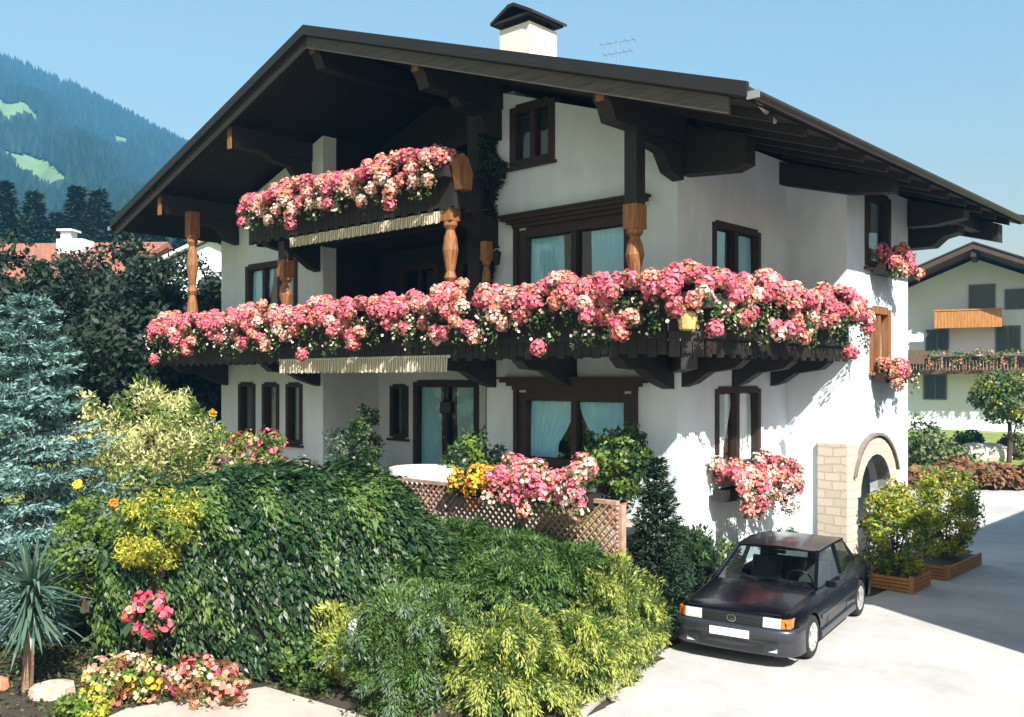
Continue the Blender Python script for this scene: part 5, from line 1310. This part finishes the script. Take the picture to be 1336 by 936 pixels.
# dark garden trees between
def broad(label, D, px, w, h, seed, leafm, grp, zc=0.56):
    p = at(D, px); t = thing('dark_tree', label, 'tree', (p.x, p.y, ground_z(p.x, p.y)), 0, grp)
    P, N, k, g = crown_pts(w, w, h * 0.5, 150, 110, 0.42, seed, h * 0.52, 0.5, 1.0, 0.32)
    n = len(P); V = leafquads(P, unit(N + g.normal(size=(n, 3)) * .5), g.normal(size=(n, 3)) + N * .5, 0.20 * g.uniform(.6, 1.3, n), 0.10 * g.uniform(.6, 1.3, n))
    quads_obj('crown', [(V, 0)], leafm, t)
    ML().tube([(0, 0, -.3), (0.1, 0, h * .4), (0, .1, h * .8)], [.22, .16, .05], 8).build('trunk', bark, t)
for i, (D, px, w, h, lab) in enumerate([(31, 95, 2.3, 6.3, 'dark green tree below the red brown roof, directly right of the blue spruce top'), (29, 170, 2.3, 6.1, 'dark green tree in the middle of the left tree group'),
                                        (27, 240, 2.0, 5.7, 'dark green tree behind the left balcony end'), (27, 20, 2.4, 6.0, 'dark tree at the left photo edge behind the blue spruce'), (30, 300, 2.0, 5.4, 'dark tree partly hidden by the left house corner'), (24, 205, 2.0, 4.4, 'lower dark tree in front of the left tree group')]):
    broad(lab, D, px, w, h, 130 + i, L_dark, 'dark garden trees behind the left border')
shrub('ochre_shrub', 'small ochre green shrub between the blue spruce and the dark trees', 'shrub', tuple(at(19, 125, -0.6)), 0.7, 0.7, 2.7, [L_farbush, L_cream], 140, 60, 40, 0.2, (0.13, 0.07))
# forest edge: single tall spruces
GS = 'dark forest spruces behind the red brown roof'
side_ = ['leftmost dark spruce above the red brown roof', 'dark spruce a little left of the white chimney', 'dark spruce behind the white chimney', 'dark spruce just right of the white chimney', 'broad dark spruce over the middle of the red brown roof', 'tall pointed dark spruce over the right half of the red brown roof', 'dark spruce next to the left roof eave of the chalet', 'dark spruce under the chalet eave tip', 'dark spruce above the pale gabled house', 'short dark spruce between the chimney and the tall pointed one', 'dark spruce behind, in the gap left of the tall pointed one', 'slim dark spruce at the roof ridge right end', 'dark spruce partly hidden by the chalet eave']
sp = conifer('spruce_tree', side_[0], 'tree', tuple(at(82, 8, -0.5)), 20.5, 4.6, L_conif, 150, 34, 11, 8, (0.62, 0.2), GS, 0.35, 0.06, 1.0)
sp2 = conifer('spruce_tree', side_[1], 'tree', tuple(at(80, 45, -0.5)), 19.0, 5.2, L_conif, 151, 32, 11, 8, (0.62, 0.2), GS, 0.33, 0.06, 0.95)
for i, (D, px, s_) in enumerate([(88, 75, 0.98), (84, 100, 1.0), (82, 128, 1.03), (88, 150, 0.92), (80, 178, 0.88), (82, 205, 0.86), (84, 235, 0.84), (78, 112, 0.8), (90, 118, 1.02), (86, 190, 0.9), (83, 265, 0.8)]):
    dup(sp if i % 2 else sp2, at(D, px, -0.5), i * 1.3, side_[i + 2], (s_ * 1.05, s_ * 1.05, s_))

# ------------------------------------------------------------------ mountain with forest
def ridge_px(px): return np.interp(px, [-900, -400, -150, 0, 60, 100, 150, 200, 240, 400, 700, 1100, 1600], [-150, -80, 20, 77, 100, 118, 144, 170, 190, 262, 380, 470, 493])
DM, DN = 900.0, 170.0
def hill(px, D):
    R_ = (495 - ridge_px(px)) / F_PX * DM
    s = np.clip((D - DN) / (DM - DN), 0, 1)
    und = 0.03 * np.sin(px * 0.021 + D * 0.012) * s * (1 - s) * 4 + 0.02 * np.sin(px * 0.05 - D * 0.021) * s * (1 - s) * 4
    return R_ * (s ** 1.12 + und) - 0.3
def meadow(px, D, z):
    py = 495 - F_PX * (z - CAM[2]) / D
    a = (np.abs(py - (137 + 0.22 * px + 5 * np.sin(px * .15))) < 11 * np.clip(1 - np.abs(px - 12) / 48, 0, 1))
    b_ = (np.abs(py - (198 + 0.42 * px)) < np.clip(3 + px * .2, 0, 17) * np.clip((95 - px) / 30, 0, 1)) & (px > 0)
    c = (np.abs(py - (181 + 0.2 * (px - 155))) < 4) & (np.abs(px - 158) < 9)
    return a | b_ | c
NPX, ND = 150, 70
PX, DD = np.meshgrid(np.linspace(-210, 1500, 400), np.concatenate([np.linspace(DN, DM, ND), [925, 960]]))
Zm = hill(PX, DD); Zm[-2] *= 0.8; Zm[-1] *= 0.1
U = (PX - 668) / F_PX
V = CAM[None, None, :] + FW * DD[..., None] + RT * (U * DD)[..., None]; V[..., 2] = Zm
nx, ny = PX.shape[1], PX.shape[0]
idx = np.arange(nx * ny).reshape(ny, nx)
Fc = np.stack([idx[:-1, :-1], idx[:-1, 1:], idx[1:, 1:], idx[1:, :-1]], -1).reshape(-1, 4)
mpx, mD, mz = PX[:-1, :-1].ravel() + 2.5, DD[:-1, :-1].ravel() + 5, Zm[:-1, :-1].ravel()
mi = meadow(mpx, mD, mz + 2).astype(int)
np_mesh('hills', V.reshape(-1, 3), Fc, mi, [mat('forest_floor', (0.012, 0.028, 0.016), 0.95, 0.35, 0.02), mat('alpine_meadow', (0.12, 0.20, 0.075), 0.95, 0.2, 0.03)], kind='structure')
g = np.random.default_rng(77); n = 26000
px_ = np.concatenate([g.uniform(-205, 330, n), g.uniform(330, 1500, 5000)]); D_f = DN + (DM - DN) * np.concatenate([g.uniform(0.0, 1, n), g.uniform(0, 1, 5000)]) ** 0.8
z_ = hill(px_, D_f); hh = g.uniform(6, 13, len(px_)); keep = ~(meadow(px_, D_f, z_ + 1) | meadow(px_, D_f, z_ + hh * 0.45) | meadow(px_, D_f, z_ + hh * 0.85)); hh = hh[keep]; px_, D_f, z_ = px_[keep], D_f[keep], z_[keep]
base = CAM[None] + FW * D_f[:, None] + RT * ((px_ - 668) / F_PX * D_f)[:, None]; base[:, 2] = z_
n = len(base); rr = hh * g.uniform(.16, .24, n)
ring = []; Kc = 5
for i in range(Kc):
    a = 2 * math.pi * i / Kc + g.uniform(0, 6, n); a = 2 * math.pi * i / Kc + (base[:, 0] % 6)
    ring.append(base + np.stack([np.cos(a) * rr, np.sin(a) * rr, np.full(n, 0.5)], 1))
ring.append(base + np.stack([np.zeros(n), np.zeros(n), hh], 1))
V = np.stack(ring, 1).reshape(-1, 3); b0 = (np.arange(n) * (Kc + 1))[:, None]
Fc = np.concatenate([b0 + np.array([[i, (i + 1) % Kc, Kc]]) for i in range(Kc)])
np_mesh('mountain_forest', V, Fc, np.zeros(len(Fc)), leafmat('distant_forest', [(0.006, 0.018, 0.013), (0.010, 0.027, 0.017), (0.018, 0.040, 0.022)], 0.9, 0.0, 0.1), kind='stuff')

# ------------------------------------------------------------------ air
m = MB(); m.box(-1150, 320, -160, 1050, DRV - 2, 385)
hz = m.build('haze', [], kind='stuff')
hm = bpy.data.materials.new('pale_air'); hm.use_nodes = True; hn = hm.node_tree.nodes
hn.remove(hn['Principled BSDF']); pv = hn.new('ShaderNodeVolumePrincipled'); pv.inputs['Density'].default_value = 0.0006
pv.inputs['Color'].default_value = (0.14, 0.48, 0.95, 1); pv.inputs['Anisotropy'].default_value = 0.0
hm.node_tree.links.new(pv.outputs[0], hn['Material Output'].inputs['Volume']); hz.data.materials.append(hm)
